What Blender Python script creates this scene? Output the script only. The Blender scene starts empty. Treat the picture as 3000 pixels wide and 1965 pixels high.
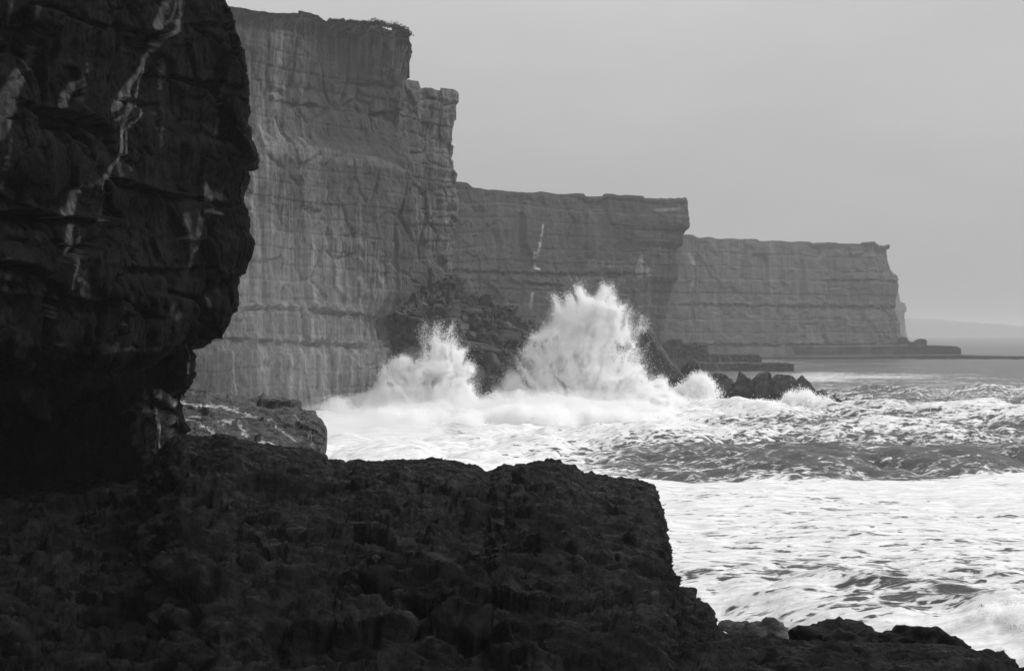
import bpy, math, random
import numpy as np

random.seed(7)
rng = np.random.default_rng(11)
sc = bpy.context.scene
COL = sc.collection

# ------------------------------------------------------------------ camera
EYE = 16.0                      # camera height above the sea, metres
FOC = 5000.0                    # focal length in pixels of the 3000 px wide photograph
CX, HOR = 1500.0, 975.0         # picture centre and horizon row of the photograph
cam = bpy.data.cameras.new("camera")
cam.lens = 60.0; cam.sensor_width = 36.0; cam.sensor_fit = 'HORIZONTAL'
cam.shift_y = -(982.5 - HOR) / 3000.0
cam.clip_start = 0.5; cam.clip_end = 60000.0
camo = bpy.data.objects.new("camera", cam); COL.objects.link(camo)
camo.location = (0, 0, EYE); camo.rotation_euler = (math.radians(90), 0, 0)
sc.camera = camo

# ------------------------------------------------------------------ sky, sun, exposure
ZEN = 1.28                      # zenith radiance of the overcast sky
SUN_EL, SUN_AZ = math.radians(45), math.radians(80)     # azimuth from the view direction towards the right
w = bpy.data.worlds.new("World"); sc.world = w; w.use_nodes = True
nt = w.node_tree; nt.nodes.clear()
N = nt.nodes.new; L = nt.links.new
out = N('ShaderNodeOutputWorld'); bg = N('ShaderNodeBackground'); bg.inputs[1].default_value = 0.1
sky = N('ShaderNodeTexSky'); sky.sky_type = 'NISHITA'; sky.sun_disc = False
sky.sun_elevation = SUN_EL; sky.sun_rotation = SUN_AZ; sky.dust_density = 4.0
bw = N('ShaderNodeRGBToBW'); L(sky.outputs[0], bw.inputs[0])
tc = N('ShaderNodeTexCoord'); sep = N('ShaderNodeSeparateXYZ'); L(tc.outputs['Generated'], sep.inputs[0])
mx = N('ShaderNodeMath'); mx.operation = 'MAXIMUM'; mx.inputs[1].default_value = 0.0; L(sep.outputs[2], mx.inputs[0])
ma = N('ShaderNodeMath'); ma.operation = 'MULTIPLY_ADD'; L(mx.outputs[0], ma.inputs[0])
ma.inputs[1].default_value = 20.0 / 3 * ZEN; ma.inputs[2].default_value = 10.0 / 3 * ZEN    # overcast: zenith three times the horizon
mp = N('ShaderNodeMapping'); mp.inputs['Scale'].default_value = (1, 1, 3.0); L(tc.outputs['Generated'], mp.inputs[0])
nz = N('ShaderNodeTexNoise'); nz.inputs['Scale'].default_value = 2.6; nz.inputs['Detail'].default_value = 4; nz.inputs['Roughness'].default_value = .55
L(mp.outputs[0], nz.inputs[0])
cl = N('ShaderNodeMapRange'); cl.inputs['From Min'].default_value = .3; cl.inputs['From Max'].default_value = .7
cl.inputs['To Min'].default_value = .92; cl.inputs['To Max'].default_value = 1.09; L(nz.outputs[0], cl.inputs[0])
mc = N('ShaderNodeMath'); mc.operation = 'MULTIPLY'; L(ma.outputs[0], mc.inputs[0]); L(cl.outputs[0], mc.inputs[1])
mixw = N('ShaderNodeMix'); mixw.data_type = 'FLOAT'; mixw.inputs[0].default_value = 0.9
L(bw.outputs[0], mixw.inputs[2]); L(mc.outputs[0], mixw.inputs[3])
L(mixw.outputs[0], bg.inputs[0]); L(bg.outputs[0], out.inputs[0])

sun = bpy.data.lights.new("sun", 'SUN'); sun.energy = 2.6; sun.angle = math.radians(10); sun.color = (1, 1, 1)
suno = bpy.data.objects.new("sun", sun); COL.objects.link(suno)
suno.rotation_euler = (math.radians(90) - SUN_EL, 0, -SUN_AZ + math.radians(180))
# lamp points along its -Z; rotated so the light comes from front right, high
sd = np.array([math.sin(SUN_AZ) * math.cos(SUN_EL), math.cos(SUN_AZ) * math.cos(SUN_EL), math.sin(SUN_EL)])
from mathutils import Vector
suno.rotation_euler = Vector(sd).to_track_quat('Z', 'Y').to_euler()

sc.view_settings.view_transform = 'Standard'; sc.view_settings.look = 'None'
sc.view_settings.exposure = 0.0; sc.view_settings.gamma = 1.0; sc.view_settings.use_curve_mapping = False
sc.render.engine = 'CYCLES'
cy = sc.cycles
cy.use_denoising = True
cy.max_bounces = 9; cy.diffuse_bounces = 9; cy.glossy_bounces = 2; cy.volume_bounces = 1; cy.transparent_max_bounces = 6
cy.sample_clamp_indirect = 4.0
cy.caustics_reflective = False; cy.caustics_refractive = False

# ------------------------------------------------------------------ helpers
def P(px, py, D):
    """World point of a place in the photograph at distance D."""
    return np.array([(px - CX) / FOC * D, D, EYE - (py - HOR) / FOC * D])

def tag(o, label=None, cat=None, group=None, kind=None):
    if label: o['label'] = label
    if cat: o['category'] = cat
    if group: o['group'] = group
    if kind: o['kind'] = kind
    return o

TAB = rng.random((64, 64, 64)).astype(np.float32) * 2 - 1
TABF = TAB.ravel()
def vnoise(p):
    p = np.asarray(p, np.float32)
    i = np.floor(p).astype(np.int32); f = p - i
    f = f * f * f * (f * (f * 6 - 15) + 10)
    a = i & 63; b = (i + 1) & 63
    x0, y0, z0 = a[:, 0] << 12, a[:, 1] << 6, a[:, 2]; x1, y1, z1 = b[:, 0] << 12, b[:, 1] << 6, b[:, 2]
    fx, fy, fz = f[:, 0], f[:, 1], f[:, 2]
    def lx(y, z): 
        u = TABF[x0 + y + z]; return u + (TABF[x1 + y + z] - u) * fx
    c0 = lx(y0, z0); c0 += (lx(y1, z0) - c0) * fy
    c1 = lx(y0, z1); c1 += (lx(y1, z1) - c1) * fy
    return c0 + (c1 - c0) * fz
ROT = np.array([[0.00, 0.80, 0.60], [-0.80, 0.36, -0.48], [-0.60, -0.48, 0.64]], np.float32)
def fbm(p, octv=4, gain=0.5, ridge=False, off=0.0):
    q = np.asarray(p, np.float32) + off; a = 1.0; s = np.zeros(len(q), np.float32); t = 0
    for _ in range(octv):
        n = vnoise(q)
        if ridge: n = 1 - 2 * np.abs(n)
        s += a * n; t += a; a *= gain; q = (q @ ROT.T) * 2.03 + 17.3
    return s / t * 1.5
def vfbm(p, octv=3, off=0.0):
    return np.stack([fbm(p, octv, off=off + k * 31.7) for k in range(3)], 1)
H1 = rng.random((4096, 8)).astype(np.float32)
def facets(p, tilt=0.8, jit=0.9, seed=0):
    """Broken blocks: each cell has its own height and tilt. Returns height, edge distance, cell value."""
    p = np.asarray(p, np.float32); i0 = np.floor(p).astype(np.int32); f = p - i0
    n = len(p); F1 = np.full(n, 9., np.float32); F2 = F1.copy(); ID = np.zeros(n, np.int32); dv = np.zeros((n, 3), np.float32)
    for dx in (-1, 0, 1):
        for dy in (-1, 0, 1):
            for dz in (-1, 0, 1):
                h = ((i0[:, 0] + dx) * 73856093 ^ (i0[:, 1] + dy) * 19349663 ^ (i0[:, 2] + dz) * 83492791 ^ seed * 977) & 4095
                r = H1[h]
                v = np.empty((n, 3), np.float32)
                v[:, 0] = f[:, 0] - dx - .5 - (r[:, 0] - .5) * jit; v[:, 1] = f[:, 1] - dy - .5 - (r[:, 1] - .5) * jit; v[:, 2] = f[:, 2] - dz - .5 - (r[:, 2] - .5) * jit
                d = np.maximum(np.maximum(np.abs(v[:, 0]), np.abs(v[:, 1])), np.abs(v[:, 2])) * .55 + np.sqrt((v * v).sum(1)) * .45
                m = d < F1
                F2 = np.where(m, F1, np.minimum(F2, d)); F1 = np.where(m, d, F1)
                ID = np.where(m, h, ID); dv[m] = v[m]
    r = H1[ID]
    return (r[:, 3] - .5) * 2 + tilt * ((r[:, 4:7] - .5) * 2 * dv).sum(1) * 2, F2 - F1, r[:, 7]
def sstep(a, b, x):
    t = np.clip((x - a) / (b - a), 0, 1); return t * t * (3 - 2 * t)

def box(A, r, ax):
    r = min(r, (A.shape[ax] - 1) // 2)
    if r < 1: return A
    A = np.moveaxis(A, ax, 0); n = len(A); c = np.concatenate([np.zeros((1,) + A.shape[1:]), np.cumsum(A, 0)])
    i = np.arange(n); w_ = np.minimum(np.minimum(i, n - 1 - i), r); o = (c[i + w_ + 1] - c[i - w_]) / (2 * w_ + 1)[:, None, None]
    return np.moveaxis(o, 0, ax)
def grid_normals(G, flip=None, r=0):
    if r:
        for _ in range(2): G = box(box(G, r, 0), r, 1)
    du = np.gradient(G, axis=0); dv = np.gradient(G, axis=1)
    n = np.cross(du, dv); n /= np.linalg.norm(n, axis=2, keepdims=True) + 1e-9
    if flip is None:
        toc = np.array([0, 0, EYE]) - G
        flip = (n * toc).sum(2)[len(G) // 5: -len(G) // 5 or None].sum() < 0
    return (-n if flip else n), flip

def grid_mesh(name, G, mat, attrs=None, parent=None, smooth=True, flip=False):
    nu, nv = G.shape[:2]
    me = bpy.data.meshes.new(name)
    me.vertices.add(nu * nv); me.vertices.foreach_set('co', G.astype(np.float32).ravel())
    a = (np.arange(nu - 1)[:, None] * nv + np.arange(nv - 1)[None, :]).ravel()
    q = np.stack([a, a + nv, a + nv + 1, a + 1], 1)
    if flip: q = q[:, ::-1]
    q = np.ascontiguousarray(q, dtype=np.int32)
    nf = len(q)
    me.loops.add(nf * 4); me.loops.foreach_set('vertex_index', q.ravel())
    me.polygons.add(nf); me.polygons.foreach_set('loop_start', np.arange(nf, dtype=np.int32) * 4)
    me.polygons.foreach_set('use_smooth', np.full(nf, smooth))
    me.update(calc_edges=True); me.materials.append(mat)
    for k, v in (attrs or {}).items():
        at = me.attributes.new(k, 'FLOAT', 'POINT'); at.data.foreach_set('value', np.asarray(v, np.float32).ravel())
    o = bpy.data.objects.new(name, me); COL.objects.link(o)
    if parent: o.parent = parent
    return o

def tri_mesh(name, V, F, mat, smooth=False):
    me = bpy.data.meshes.new(name); me.from_pydata([tuple(map(float, v)) for v in V], [], [tuple(map(int, f)) for f in F]); me.materials.append(mat)
    if smooth: me.polygons.foreach_set('use_smooth', np.full(len(me.polygons), True))
    me.update(); return me

def loft(K, nu, nv, su=None, sv=None, blur=2):
    """K: key columns x key rows x 3. Resampled to nu x nv."""
    K = np.asarray(K, float); ku, kv = K.shape[:2]
    tv = np.linspace(0, kv - 1, nv) if sv is None else np.interp(np.linspace(0, 1, nv), *sv)
    tu = np.linspace(0, ku - 1, nu) if su is None else np.interp(np.linspace(0, 1, nu), *su)
    A = np.stack([np.stack([np.interp(tv, np.arange(kv), K[i, :, c]) for c in range(3)], 1) for i in range(ku)])
    i = np.clip(np.floor(tu).astype(int), 0, ku - 2); f = (tu - i)[:, None, None]
    G = A[i] * (1 - f) + A[i + 1] * f
    for _ in range(blur):
        G[1:-1] = (G[:-2] + 2 * G[1:-1] + G[2:]) / 4; G[:, 1:-1] = (G[:, :-2] + 2 * G[:, 1:-1] + G[:, 2:]) / 4
    return G

def to_photo(V):
    D = np.maximum(V[:, 1], .5)
    return CX + V[:, 0] / D * FOC, HOR + (EYE - V[:, 2]) / D * FOC

def stain_and_lit_of(V, lines, warp=6.0, wscale=.5, off=5., brk=1.):
    """Mineral flows, water runs and painted lit patches of the rock: how near each vertex lies to a run's course."""
    px, py = to_photo(V)
    wv = vfbm(V * wscale, 3, off)
    px = px + wv[:, 0] * warp; py = py + wv[:, 1] * warp * .6
    s = np.zeros(len(V), np.float32)
    for pts, wd, st in lines:
        wd = wd if isinstance(wd, (list, tuple)) else [wd] * len(pts)
        for k in range(len(pts) - 1):
            ax, ay = pts[k]; bx, by = pts[k + 1]
            dx, dy = bx - ax, by - ay; t = np.clip(((px - ax) * dx + (py - ay) * dy) / (dx * dx + dy * dy + 1e-6), 0, 1)
            d = np.hypot(px - ax - t * dx, py - ay - t * dy); ww = wd[k] + (wd[k + 1] - wd[k]) * t
            s = np.maximum(s, st * (1 - sstep(ww * .7, ww * 1.15, d)))
    return s * np.clip(.72 + .8 * fbm(V * np.array([1.3, 1.3, .45]) * brk, 4, .6, off=off + 3.), .12, 1.2)

# ------------------------------------------------------------------ materials
def G4(v): return (v, v, v, 1)
def rock_mat(name, dark, light, stain_and_lit=.35, nscale=.5, streak=0.0, sscale=(.6, .6, .05), bump=.5, bscale=3.0, rough=.75, bdist=.2, spec=.35, strata=0.0, pit_shade=0., rvar=.15, gam=1.):
    m = bpy.data.materials.new(name); m.use_nodes = True; t = m.node_tree; t.nodes.clear(); N = t.nodes.new; L = t.links.new
    out = N('ShaderNodeOutputMaterial'); b = N('ShaderNodeBsdfPrincipled'); L(b.outputs[0], out.inputs[0])
    b.inputs['Roughness'].default_value = rough; b.inputs['Specular IOR Level'].default_value = spec
    tc = N('ShaderNodeTexCoord'); co = tc.outputs['Object']
    def noise(scale, det=6, ro=.6, vec=None, dist=0):
        n = N('ShaderNodeTexNoise'); n.inputs['Scale'].default_value = scale; n.inputs['Detail'].default_value = det
        n.inputs['Roughness'].default_value = ro; n.inputs['Distortion'].default_value = dist; L(vec or co, n.inputs[0]); return n.outputs[0]
    def rng_(x, a, b_, c=0, d=1):
        r = N('ShaderNodeMapRange'); r.inputs[1].default_value = a; r.inputs[2].default_value = b_; r.inputs[3].default_value = c; r.inputs[4].default_value = d; L(x, r.inputs[0]); return r.outputs[0]
    def mathn(op, x, y):
        r = N('ShaderNodeMath'); r.operation = op
        for k, v in ((0, x), (1, y)):
            if isinstance(v, (int, float)): r.inputs[k].default_value = v
            else: L(v, r.inputs[k])
        return r.outputs[0]
    def mixf(f, x, y):
        r = N('ShaderNodeMix'); r.data_type = 'FLOAT'; r.clamp_factor = False
        for k, v in ((0, f), (2, x), (3, y)):
            if isinstance(v, (int, float)): r.inputs[k].default_value = v
            else: L(v, r.inputs[k])
        return r.outputs[0]
    n1 = rng_(noise(nscale, 8, .62), .33, .68); n2 = rng_(noise(nscale * 6.3, 5, .65), .3, .7)
    base = mixf(mathn('POWER', mathn('ADD', mathn('MULTIPLY', n1, .5), mathn('MULTIPLY', n2, .5)), gam), dark, light)
    if pit_shade: base = mathn('MULTIPLY', base, rng_(noise(pit_shade, 7, .72, None, .4), .38, .60, .15, 1.7))  # colour noise only: painted crevice shade and bright flecks
    if streak:
        mp = N('ShaderNodeMapping'); mp.inputs['Scale'].default_value = sscale; L(co, mp.inputs[0])
        s1 = rng_(noise(1.0, 9, .7, mp.outputs[0], .25), .47, .70)
        mp2 = N('ShaderNodeMapping'); mp2.inputs['Scale'].default_value = tuple(2.7 * s for s in sscale); L(co, mp2.inputs[0])
        s2 = rng_(noise(1.0, 8, .72, mp2.outputs[0], .2), .5, .70)
        patch = rng_(noise(nscale * .35, 4, .5), .38, .62)
        s = mathn('MULTIPLY', mathn('MAXIMUM', s1, mathn('MULTIPLY', s2, .7)), patch)
        base = mixf(mathn('MULTIPLY', s, streak), base, stain_and_lit)
    if strata:
        mp3 = N('ShaderNodeMapping'); mp3.inputs['Scale'].default_value = (.02, .02, strata); L(co, mp3.inputs[0])
        s3 = rng_(noise(1.0, 4, .7, mp3.outputs[0], .1), .42, .6, .82, 1.12)
        base = mathn('MULTIPLY', base, s3)
    at = N('ShaderNodeAttribute'); at.attribute_name = 'stain_and_lit'
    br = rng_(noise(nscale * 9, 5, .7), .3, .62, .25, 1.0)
    base = mixf(mathn('MULTIPLY', at.outputs['Fac'], br), base, stain_and_lit)
    L(base, b.inputs['Base Color'])
    L(rng_(noise(nscale * 3, 4), .35, .65, rough - rvar, rough + rvar), b.inputs['Roughness'])
    bp = N('ShaderNodeBump'); bp.inputs['Strength'].default_value = bump; bp.inputs['Distance'].default_value = bdist
    v = N('ShaderNodeTexVoronoi'); v.feature = 'F1'; v.inputs['Scale'].default_value = bscale * .8
    wn = N('ShaderNodeTexNoise'); wn.inputs['Scale'].default_value = bscale * .7; L(co, wn.inputs[0])
    va = N('ShaderNodeVectorMath'); va.operation = 'MULTIPLY_ADD'; L(wn.outputs[1], va.inputs[0]); va.inputs[1].default_value = (.8 / bscale,) * 3; L(co, va.inputs[2])
    L(va.outputs[0], v.inputs[0])
    hgt = mathn('ADD', mathn('MULTIPLY', noise(bscale, 10, .7), 1.0), mathn('MULTIPLY', v.outputs[0], .35))
    L(hgt, bp.inputs['Height']); L(bp.outputs[0], b.inputs['Normal'])
    return m

M_near = rock_mat("dark wet limestone", .0015, .010, stain_and_lit=.17, pit_shade=2.0, nscale=.35, bump=.8, bscale=2.2, bdist=.25, rough=.85, spec=.03)
M_plat = rock_mat("dark weathered limestone", .0006, .028, gam=2.2, stain_and_lit=.05, pit_shade=1.9, nscale=.4, bump=1., bscale=3.5, bdist=.26, rough=.6, spec=.05, rvar=.25)  # highlights and crevice blacks partly painted as uneven base colour
M_cliff = rock_mat("streaked limestone", .030, .062, stain_and_lit=.23, nscale=.06, streak=1.0, sscale=(.5, .5, .03), bump=.5, bscale=.5, bdist=.9, rough=.85, spec=.1, strata=0)
M_cliff3 = rock_mat("far limestone", .038, .075, stain_and_lit=.5, nscale=.03, streak=.2, sscale=(.25, .25, .022), bump=.35, bscale=.3, bdist=.8, rough=.9, spec=.05, strata=0)
M_cliff4 = rock_mat("farthest limestone", .075, .11, stain_and_lit=.5, nscale=.03, streak=.2, sscale=(.2, .2, .02), bump=.35, bscale=.25, bdist=.8, rough=.9, spec=.05)
M_talus = rock_mat("fallen limestone", .020, .058, stain_and_lit=.25, pit_shade=.8, nscale=.12, bump=.6, bscale=.9, bdist=.5, rough=.8, spec=.15)
M_mid = rock_mat("splashed limestone", .03, .075, stain_and_lit=.55, pit_shade=1.5, nscale=.25, bump=.7, bscale=1.4, bdist=.5, rough=.7, spec=.2)

# ------------------------------------------------------------------ rock relief
def relief(G, amp, size, strata=None, fine=.12, warp=.35, edge=None, flip=None, crack=.5, squash=.6, seed=0, groove=0., octv=5, small=.22, ledges=(), pill=0., nr_=5, aniso=1.):
    """Push a surface in and out as broken, bedded rock."""
    nu, nv = G.shape[:2]
    n, flip = grid_normals(G, flip, nr_)
    V = G.reshape(-1, 3).astype(np.float32)
    q = V + vfbm(V / (size * 1.5), 3, seed * 3.1) * size * warp
    s = np.array([aniso / size, 1 / size, 1 / (size * squash)], np.float32)
    h1, e1, _ = facets(q * s, seed=seed)
    h2, e2, _ = facets(q * s * 2.9 + 7.7, seed=seed + 1)
    d = amp * (h1 * .55 + h2 * small) - amp * crack * ((1 - sstep(0, .10, e1)) * .5 + (1 - sstep(0, .09, e2)) * small)
    if pill:                                            # blocks standing proud between joints
        p1 = sstep(0, pill, e1) ** .8; p2 = sstep(0, pill * 1.1, e2) ** .8
        d = amp * (p1 * (.55 + .55 * h1) + small * p1 * p2 * (.8 + .8 * h2) - .5 - crack * .5 * (1 - sstep(0, pill * .35, e1)))
    d = d + amp * .55 * fbm(V / (size * 2.2), 3, off=seed + 9.) + fine * fbm(V / (size * .28), octv, .55, off=seed + 3.)
    if strata:
        th, sa = strata
        zz = (V[:, 2] + .9 * fbm(V / 25., 2, off=2.) ) / th
        k = np.floor(zz); f = zz - k
        d = d + sa * (H1[(k.astype(int) * 131 + seed * 17) & 4095, 0] - .5) - sa * .5 * (1 - sstep(0, .12, np.minimum(f, 1 - f)))
    if groove:
        g = V * np.array([1 / 9., 1 / 9., 1 / 90.], np.float32)
        d = d + groove * fbm(g, 4, .55, ridge=True, off=seed + 50.)
    if ledges:
        px, py = to_photo(V); wob = fbm(V / 1.6, 4, off=seed + 80.)
        for pts, dep, hh, x0, x1 in ledges:
            xs, ys = zip(*pts); t = py - np.interp(px, xs, ys) - wob * 6
            wv_ = np.clip(.65 + .9 * fbm(V / 2.4, 3, off=seed + 90.), .1, 1.3)
            m = wv_ * sstep(x0 - 25, x0 + 25, px) * (1 - sstep(x1 - 25, x1 + 25, px))
            d = d - dep * m * sstep(-2, 3, t) * np.exp(-np.clip(t, 0, None) / hh) + dep * .25 * m * np.exp(-(np.clip(t, None, 0) / 14.) ** 2) * (t < 0)
    d = d.reshape(nu, nv)
    if edge is not None: d = d * edge
    return G + n * d[..., None], flip

# ------------------------------------------------------------------ sea
def sea():
    Ys = np.concatenate([np.linspace(14, 84, 40)[:-1], np.exp(np.linspace(math.log(84), math.log(480), 460))[:-1],
                         np.exp(np.linspace(math.log(480), math.log(14000), 110))])
    T = np.concatenate([np.linspace(-2.2, -.34, 50)[:-1], np.linspace(-.34, .34, 740), np.linspace(.34, 2.2, 50)[1:]])
    Y, TT = np.meshgrid(Ys, T, indexing='xy'); Y = Y.astype(float); X = TT * Y
    V = np.stack([X.ravel(), Y.ravel(), np.zeros(X.size)], 1)
    x, y = V[:, 0].copy(), V[:, 1].copy()
    z = np.zeros(len(V)); dx = np.zeros(len(V)); dy = np.zeros(len(V))
    r = np.random.default_rng(5)
    spacing = np.interp(y, Ys, np.gradient(Ys))
    for k in range(46):
        lam = 3.2 * (45 / 3.2) ** (k / 45.); ang = math.radians(205) + r.normal(0, .55)
        a = .0078 * lam ** .95 * r.uniform(.6, 1.4); kx, ky = 2 * math.pi / lam * math.cos(ang), 2 * math.pi / lam * math.sin(ang)
        fade = np.clip((lam / (spacing * 3.)) - .6, 0, 1)
        wob = 1.4 * fbm(np.stack([x / (lam * 5), y / (lam * 5), np.full(len(x), k * 1.7)], 1), 1)
        ph = kx * x + ky * y + r.uniform(0, 6.28) + wob * 2.2
        s, c = np.sin(ph), np.cos(ph)
        z += a * s * fade; dx += -.75 * a * c * math.cos(ang) * fade; dy += -.75 * a * c * math.sin(ang) * fade
    # rough water: sharp broken chop further out
    q = np.stack([x / 9, y / 6, np.zeros(len(x))], 1)
    chop = fbm(q, 5, .55, ridge=True, off=4.)
    zone = sstep(226, 250, y) * (1 - .75 * sstep(345, 362, y)) * (1 - sstep(380, 520, y)); zr = sstep(0, 45, x)
    z += chop * (.24 + .38 * zone * (.4 + .6 * zr)) + .10 * fbm(np.stack([x / 2.2, y / 1.6, x * 0], 1), 3, .6, ridge=True, off=14.) * (y < 420)
    # the swell behind the foam sheet, its face towards the shore rocks
    yc = 214 + 5 * fbm(np.stack([x / 60, x * 0, x * 0], 1), 2, off=8.) - .05 * x
    hh = 1.6 * sstep(6, 46, x) * (1 + .5 * fbm(np.stack([x / 22, x * 0, x * 0], 1), 2, off=1.))
    u = y - yc
    z += hh * np.where(u < 0, np.exp(-(u / 10.) ** 2), np.exp(-(u / 13.) ** 2)) - .5 * np.exp(-((y - yc + 26) / 10.) ** 2) * sstep(0, 40, x)
    # rolling crest lines near the right
    for (y0, h, x0, x1, wd, sl) in ((325, 1.4, 62, 140, 6, -.18), (262, 1.1, 20, 110, 5, .06), (300, 1.2, 70, 200, 6, .1), (109, .9, 16, 30, 3.2, -.25), (98, .7, 22, 40, 3., .1), (246, .9, 5, 60, 5, .12)):
        yc2 = y0 + sl * (x - x0) + 4 * fbm(np.stack([x / 30, x * 0 + y0, x * 0], 1), 2)
        u = y - yc2; z += h * np.where(u < 0, np.exp(-(u / wd) ** 2), np.exp(-(u / (wd * 2)) ** 2)) * sstep(x0 - 8, x0 + 8, x) * (1 - sstep(x1 - 15, x1 + 10, x))
    flat = 1 - .72 * (1 - sstep(185, 198, y)) * sstep(105, 125, y)     # the foam sheet lies low
    z *= flat
    # surge against the rocks under the spray
    z += 1.6 * np.exp(-((y - 330) / 16.) ** 2) * np.exp(-((x + 8) / 34.) ** 2) * (1 + .5 * fbm(np.stack([x / 6, y / 6, x * 0], 1), 3, off=3.))
    z += .9 * np.exp(-((y - 346) / 9.) ** 2) * np.exp(-((x - 40) / 16.) ** 2) * (1 + .6 * fbm(np.stack([x / 5, y / 5, x * 0], 1), 3, off=6.))
    z += .9 * np.exp(-((y - 94) / 4.) ** 2) * np.exp(-((x - 28) / 3.5) ** 2)
    V[:, 0] += dx; V[:, 1] += dy; V[:, 2] = z
    # how much foam lies where
    ry = [1040, 1056, 1085, 1098, 1106, 1114, 1125, 1150, 1170, 1190, 1215, 1245, 1275, 1300, 1340, 1375, 1394, 1404, 1500, 1600, 1690, 1740, 1775, 1810, 1850, 1900, 2100]
    rx = [900, 1300, 1500, 1700, 1900, 2100, 2400, 2700, 3000]
    T_ = [[.1] * 9, [.1, .1, .1, .1, .1, .3, .22, .16, .1], [.1, .1, .1, .1, .1, .1, .22, .16, .12], [.2, .2, .2, .2, .2, .2, .42, .35, .2], [.2, .2, .2, .2, .2, .2, .62, .45, .2], [.2, .2, .2, .2, .2, .2, .5, .3, .2],
          [.3, .3, .3, .3, .3, .3, .3, .3, .25], [.6, .6, .6, .6, .5, .4, .42, .45, .5], [1, 1, 1, 1, .8, .5, .35, .38, .35],
          [1, 1, 1, 1, .95, .9, .5, .5, .6], [1, 1, 1, .95, .85, .75, .55, .52, .58], [1, 1, .92, .82, .72, .55, .46, .46, .42],
          [1, .95, .8, .7, .6, .5, .5, .48, .42], [1, .95, .8, .65, .52, .46, .4, .38, .36], [1, .92, .78, .62, .42, .34, .3, .28, .26],
          [1, .9, .75, .55, .38, .33, .28, .26, .24], [1, .95, .8, .65, .5, .42, .32, .3, .26], [1, 1, .9, .87, .87, .87, .87, .86, .85],
          [1, .95, .86, .8, .79, .78, .77, .76, .74], [.9, .9, .85, .8, .78, .76, .74, .72, .71], [.9, .9, .8, .76, .74, .72, .68, .66, .66],
          [.9, .9, .8, .76, .74, .7, .64, .62, .64], [.9, .9, .8, .76, .74, .74, .68, .58, .56], [.9, .9, .9, .8, .8, .75, .66, .55, .56],
          [.85] * 9, [.9] * 9, [.8] * 9]
    T_ = np.array(T_); pxx = CX + x / y * FOC; pyy = HOR + EYE / y * FOC; pyy = pyy + 9 * fbm(np.stack([x / 14, y / 9, x * 0], 1), 3, off=33.) * np.clip((pyy - 1100) / 150, 0, 1)
    iy = np.interp(pyy, ry, np.arange(len(ry))); ix = np.interp(pxx, rx, np.arange(len(rx)))
    i, j = np.minimum(iy.astype(int), len(ry) - 2), np.minimum(ix.astype(int), len(rx) - 2); fy, fx = iy - i, ix - j
    foam = (T_[i, j] * (1 - fx) + T_[i, j + 1] * fx) * (1 - fy) + (T_[i + 1, j] * (1 - fx) + T_[i + 1, j + 1] * fx) * fy
    foam += .10 * fbm(np.stack([x / 25, y / 14, x * 0], 1), 3, off=12.) * (foam > .05)
    foam += np.clip(z - .9, 0, 1.6) * .16 * zone                        # crests break white
    foam = np.clip(foam, 0, 1.05)
    G = V.reshape(len(T), len(Ys), 3)
    # water
    m = bpy.data.materials.new("sea water and foam"); m.use_nodes = True; t = m.node_tree; t.nodes.clear(); N = t.nodes.new; L = t.links.new
    out = N('ShaderNodeOutputMaterial'); b = N('ShaderNodeBsdfPrincipled'); fo = N('ShaderNodeBsdfPrincipled'); ms = N('ShaderNodeMixShader')
    b.inputs['Base Color'].default_value = G4(.035); b.inputs['Roughness'].default_value = .28; b.inputs['IOR'].default_value = 1.33; b.inputs['Specular IOR Level'].default_value = .45
    fo.inputs['Roughness'].default_value = .9; fo.inputs['Specular IOR Level'].default_value = .1
    at = N('ShaderNodeAttribute'); at.attribute_name = 'foam'
    tc = N('ShaderNodeTexCoord')
    def mathn(op, x, y=0.):
        r = N('ShaderNodeMath'); r.operation = op
        for k, v in ((0, x), (1, y)):
            if isinstance(v, (int, float)): r.inputs[k].default_value = v
            else: L(v, r.inputs[k])
        return r.outputs[0]
    def noise(scl, det, ro, dist=0., vec=None):
        mp = N('ShaderNodeMapping'); mp.inputs['Scale'].default_value = scl; L(vec or tc.outputs['Object'], mp.inputs[0])
        n = N('ShaderNodeTexNoise'); n.inputs['Scale'].default_value = 1.; n.inputs['Detail'].default_value = det; n.inputs['Roughness'].default_value = ro; n.inputs['Distortion'].default_value = dist
        L(mp.outputs[0], n.inputs[0]); return n.outputs[0]
    def mr(x, a, b_, c=0., d=1., sm=False):
        r = N('ShaderNodeMapRange'); r.interpolation_type = 'SMOOTHSTEP' if sm else 'LINEAR'
        for k, v in enumerate((x, a, b_, c, d)):
            if isinstance(v, (int, float)): r.inputs[k].default_value = v
            else: L(v, r.inputs[k])
        return r.outputs[0]
    big = noise((.07, .15, .1), 9, .66, 1.0)            # drifting rafts
    med = noise((.34, .62, .4), 9, .74, 1.1)
    lace = mathn('ABSOLUTE', mathn('SUBTRACT', noise((.22, .5, .3), 8, .62, 1.8), .5))      # thin joined threads
    lace = mr(lace, 0., .12, 1., 0.)
    h = mathn('ADD', mathn('MULTIPLY', big, .5), mathn('MULTIPLY', med, .42)); h = mathn('ADD', h, mathn('MULTIPLY', lace, .13))
    vw = N('ShaderNodeTexNoise'); vw.inputs['Scale'].default_value = .5; vw.inputs['Detail'].default_value = 4; L(tc.outputs['Object'], vw.inputs[0])
    va = N('ShaderNodeVectorMath'); va.operation = 'MULTIPLY_ADD'; L(vw.outputs[1], va.inputs[0]); va.inputs[1].default_value = (3., 3., 0.); L(tc.outputs['Object'], va.inputs[2])
    holes = None
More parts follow.
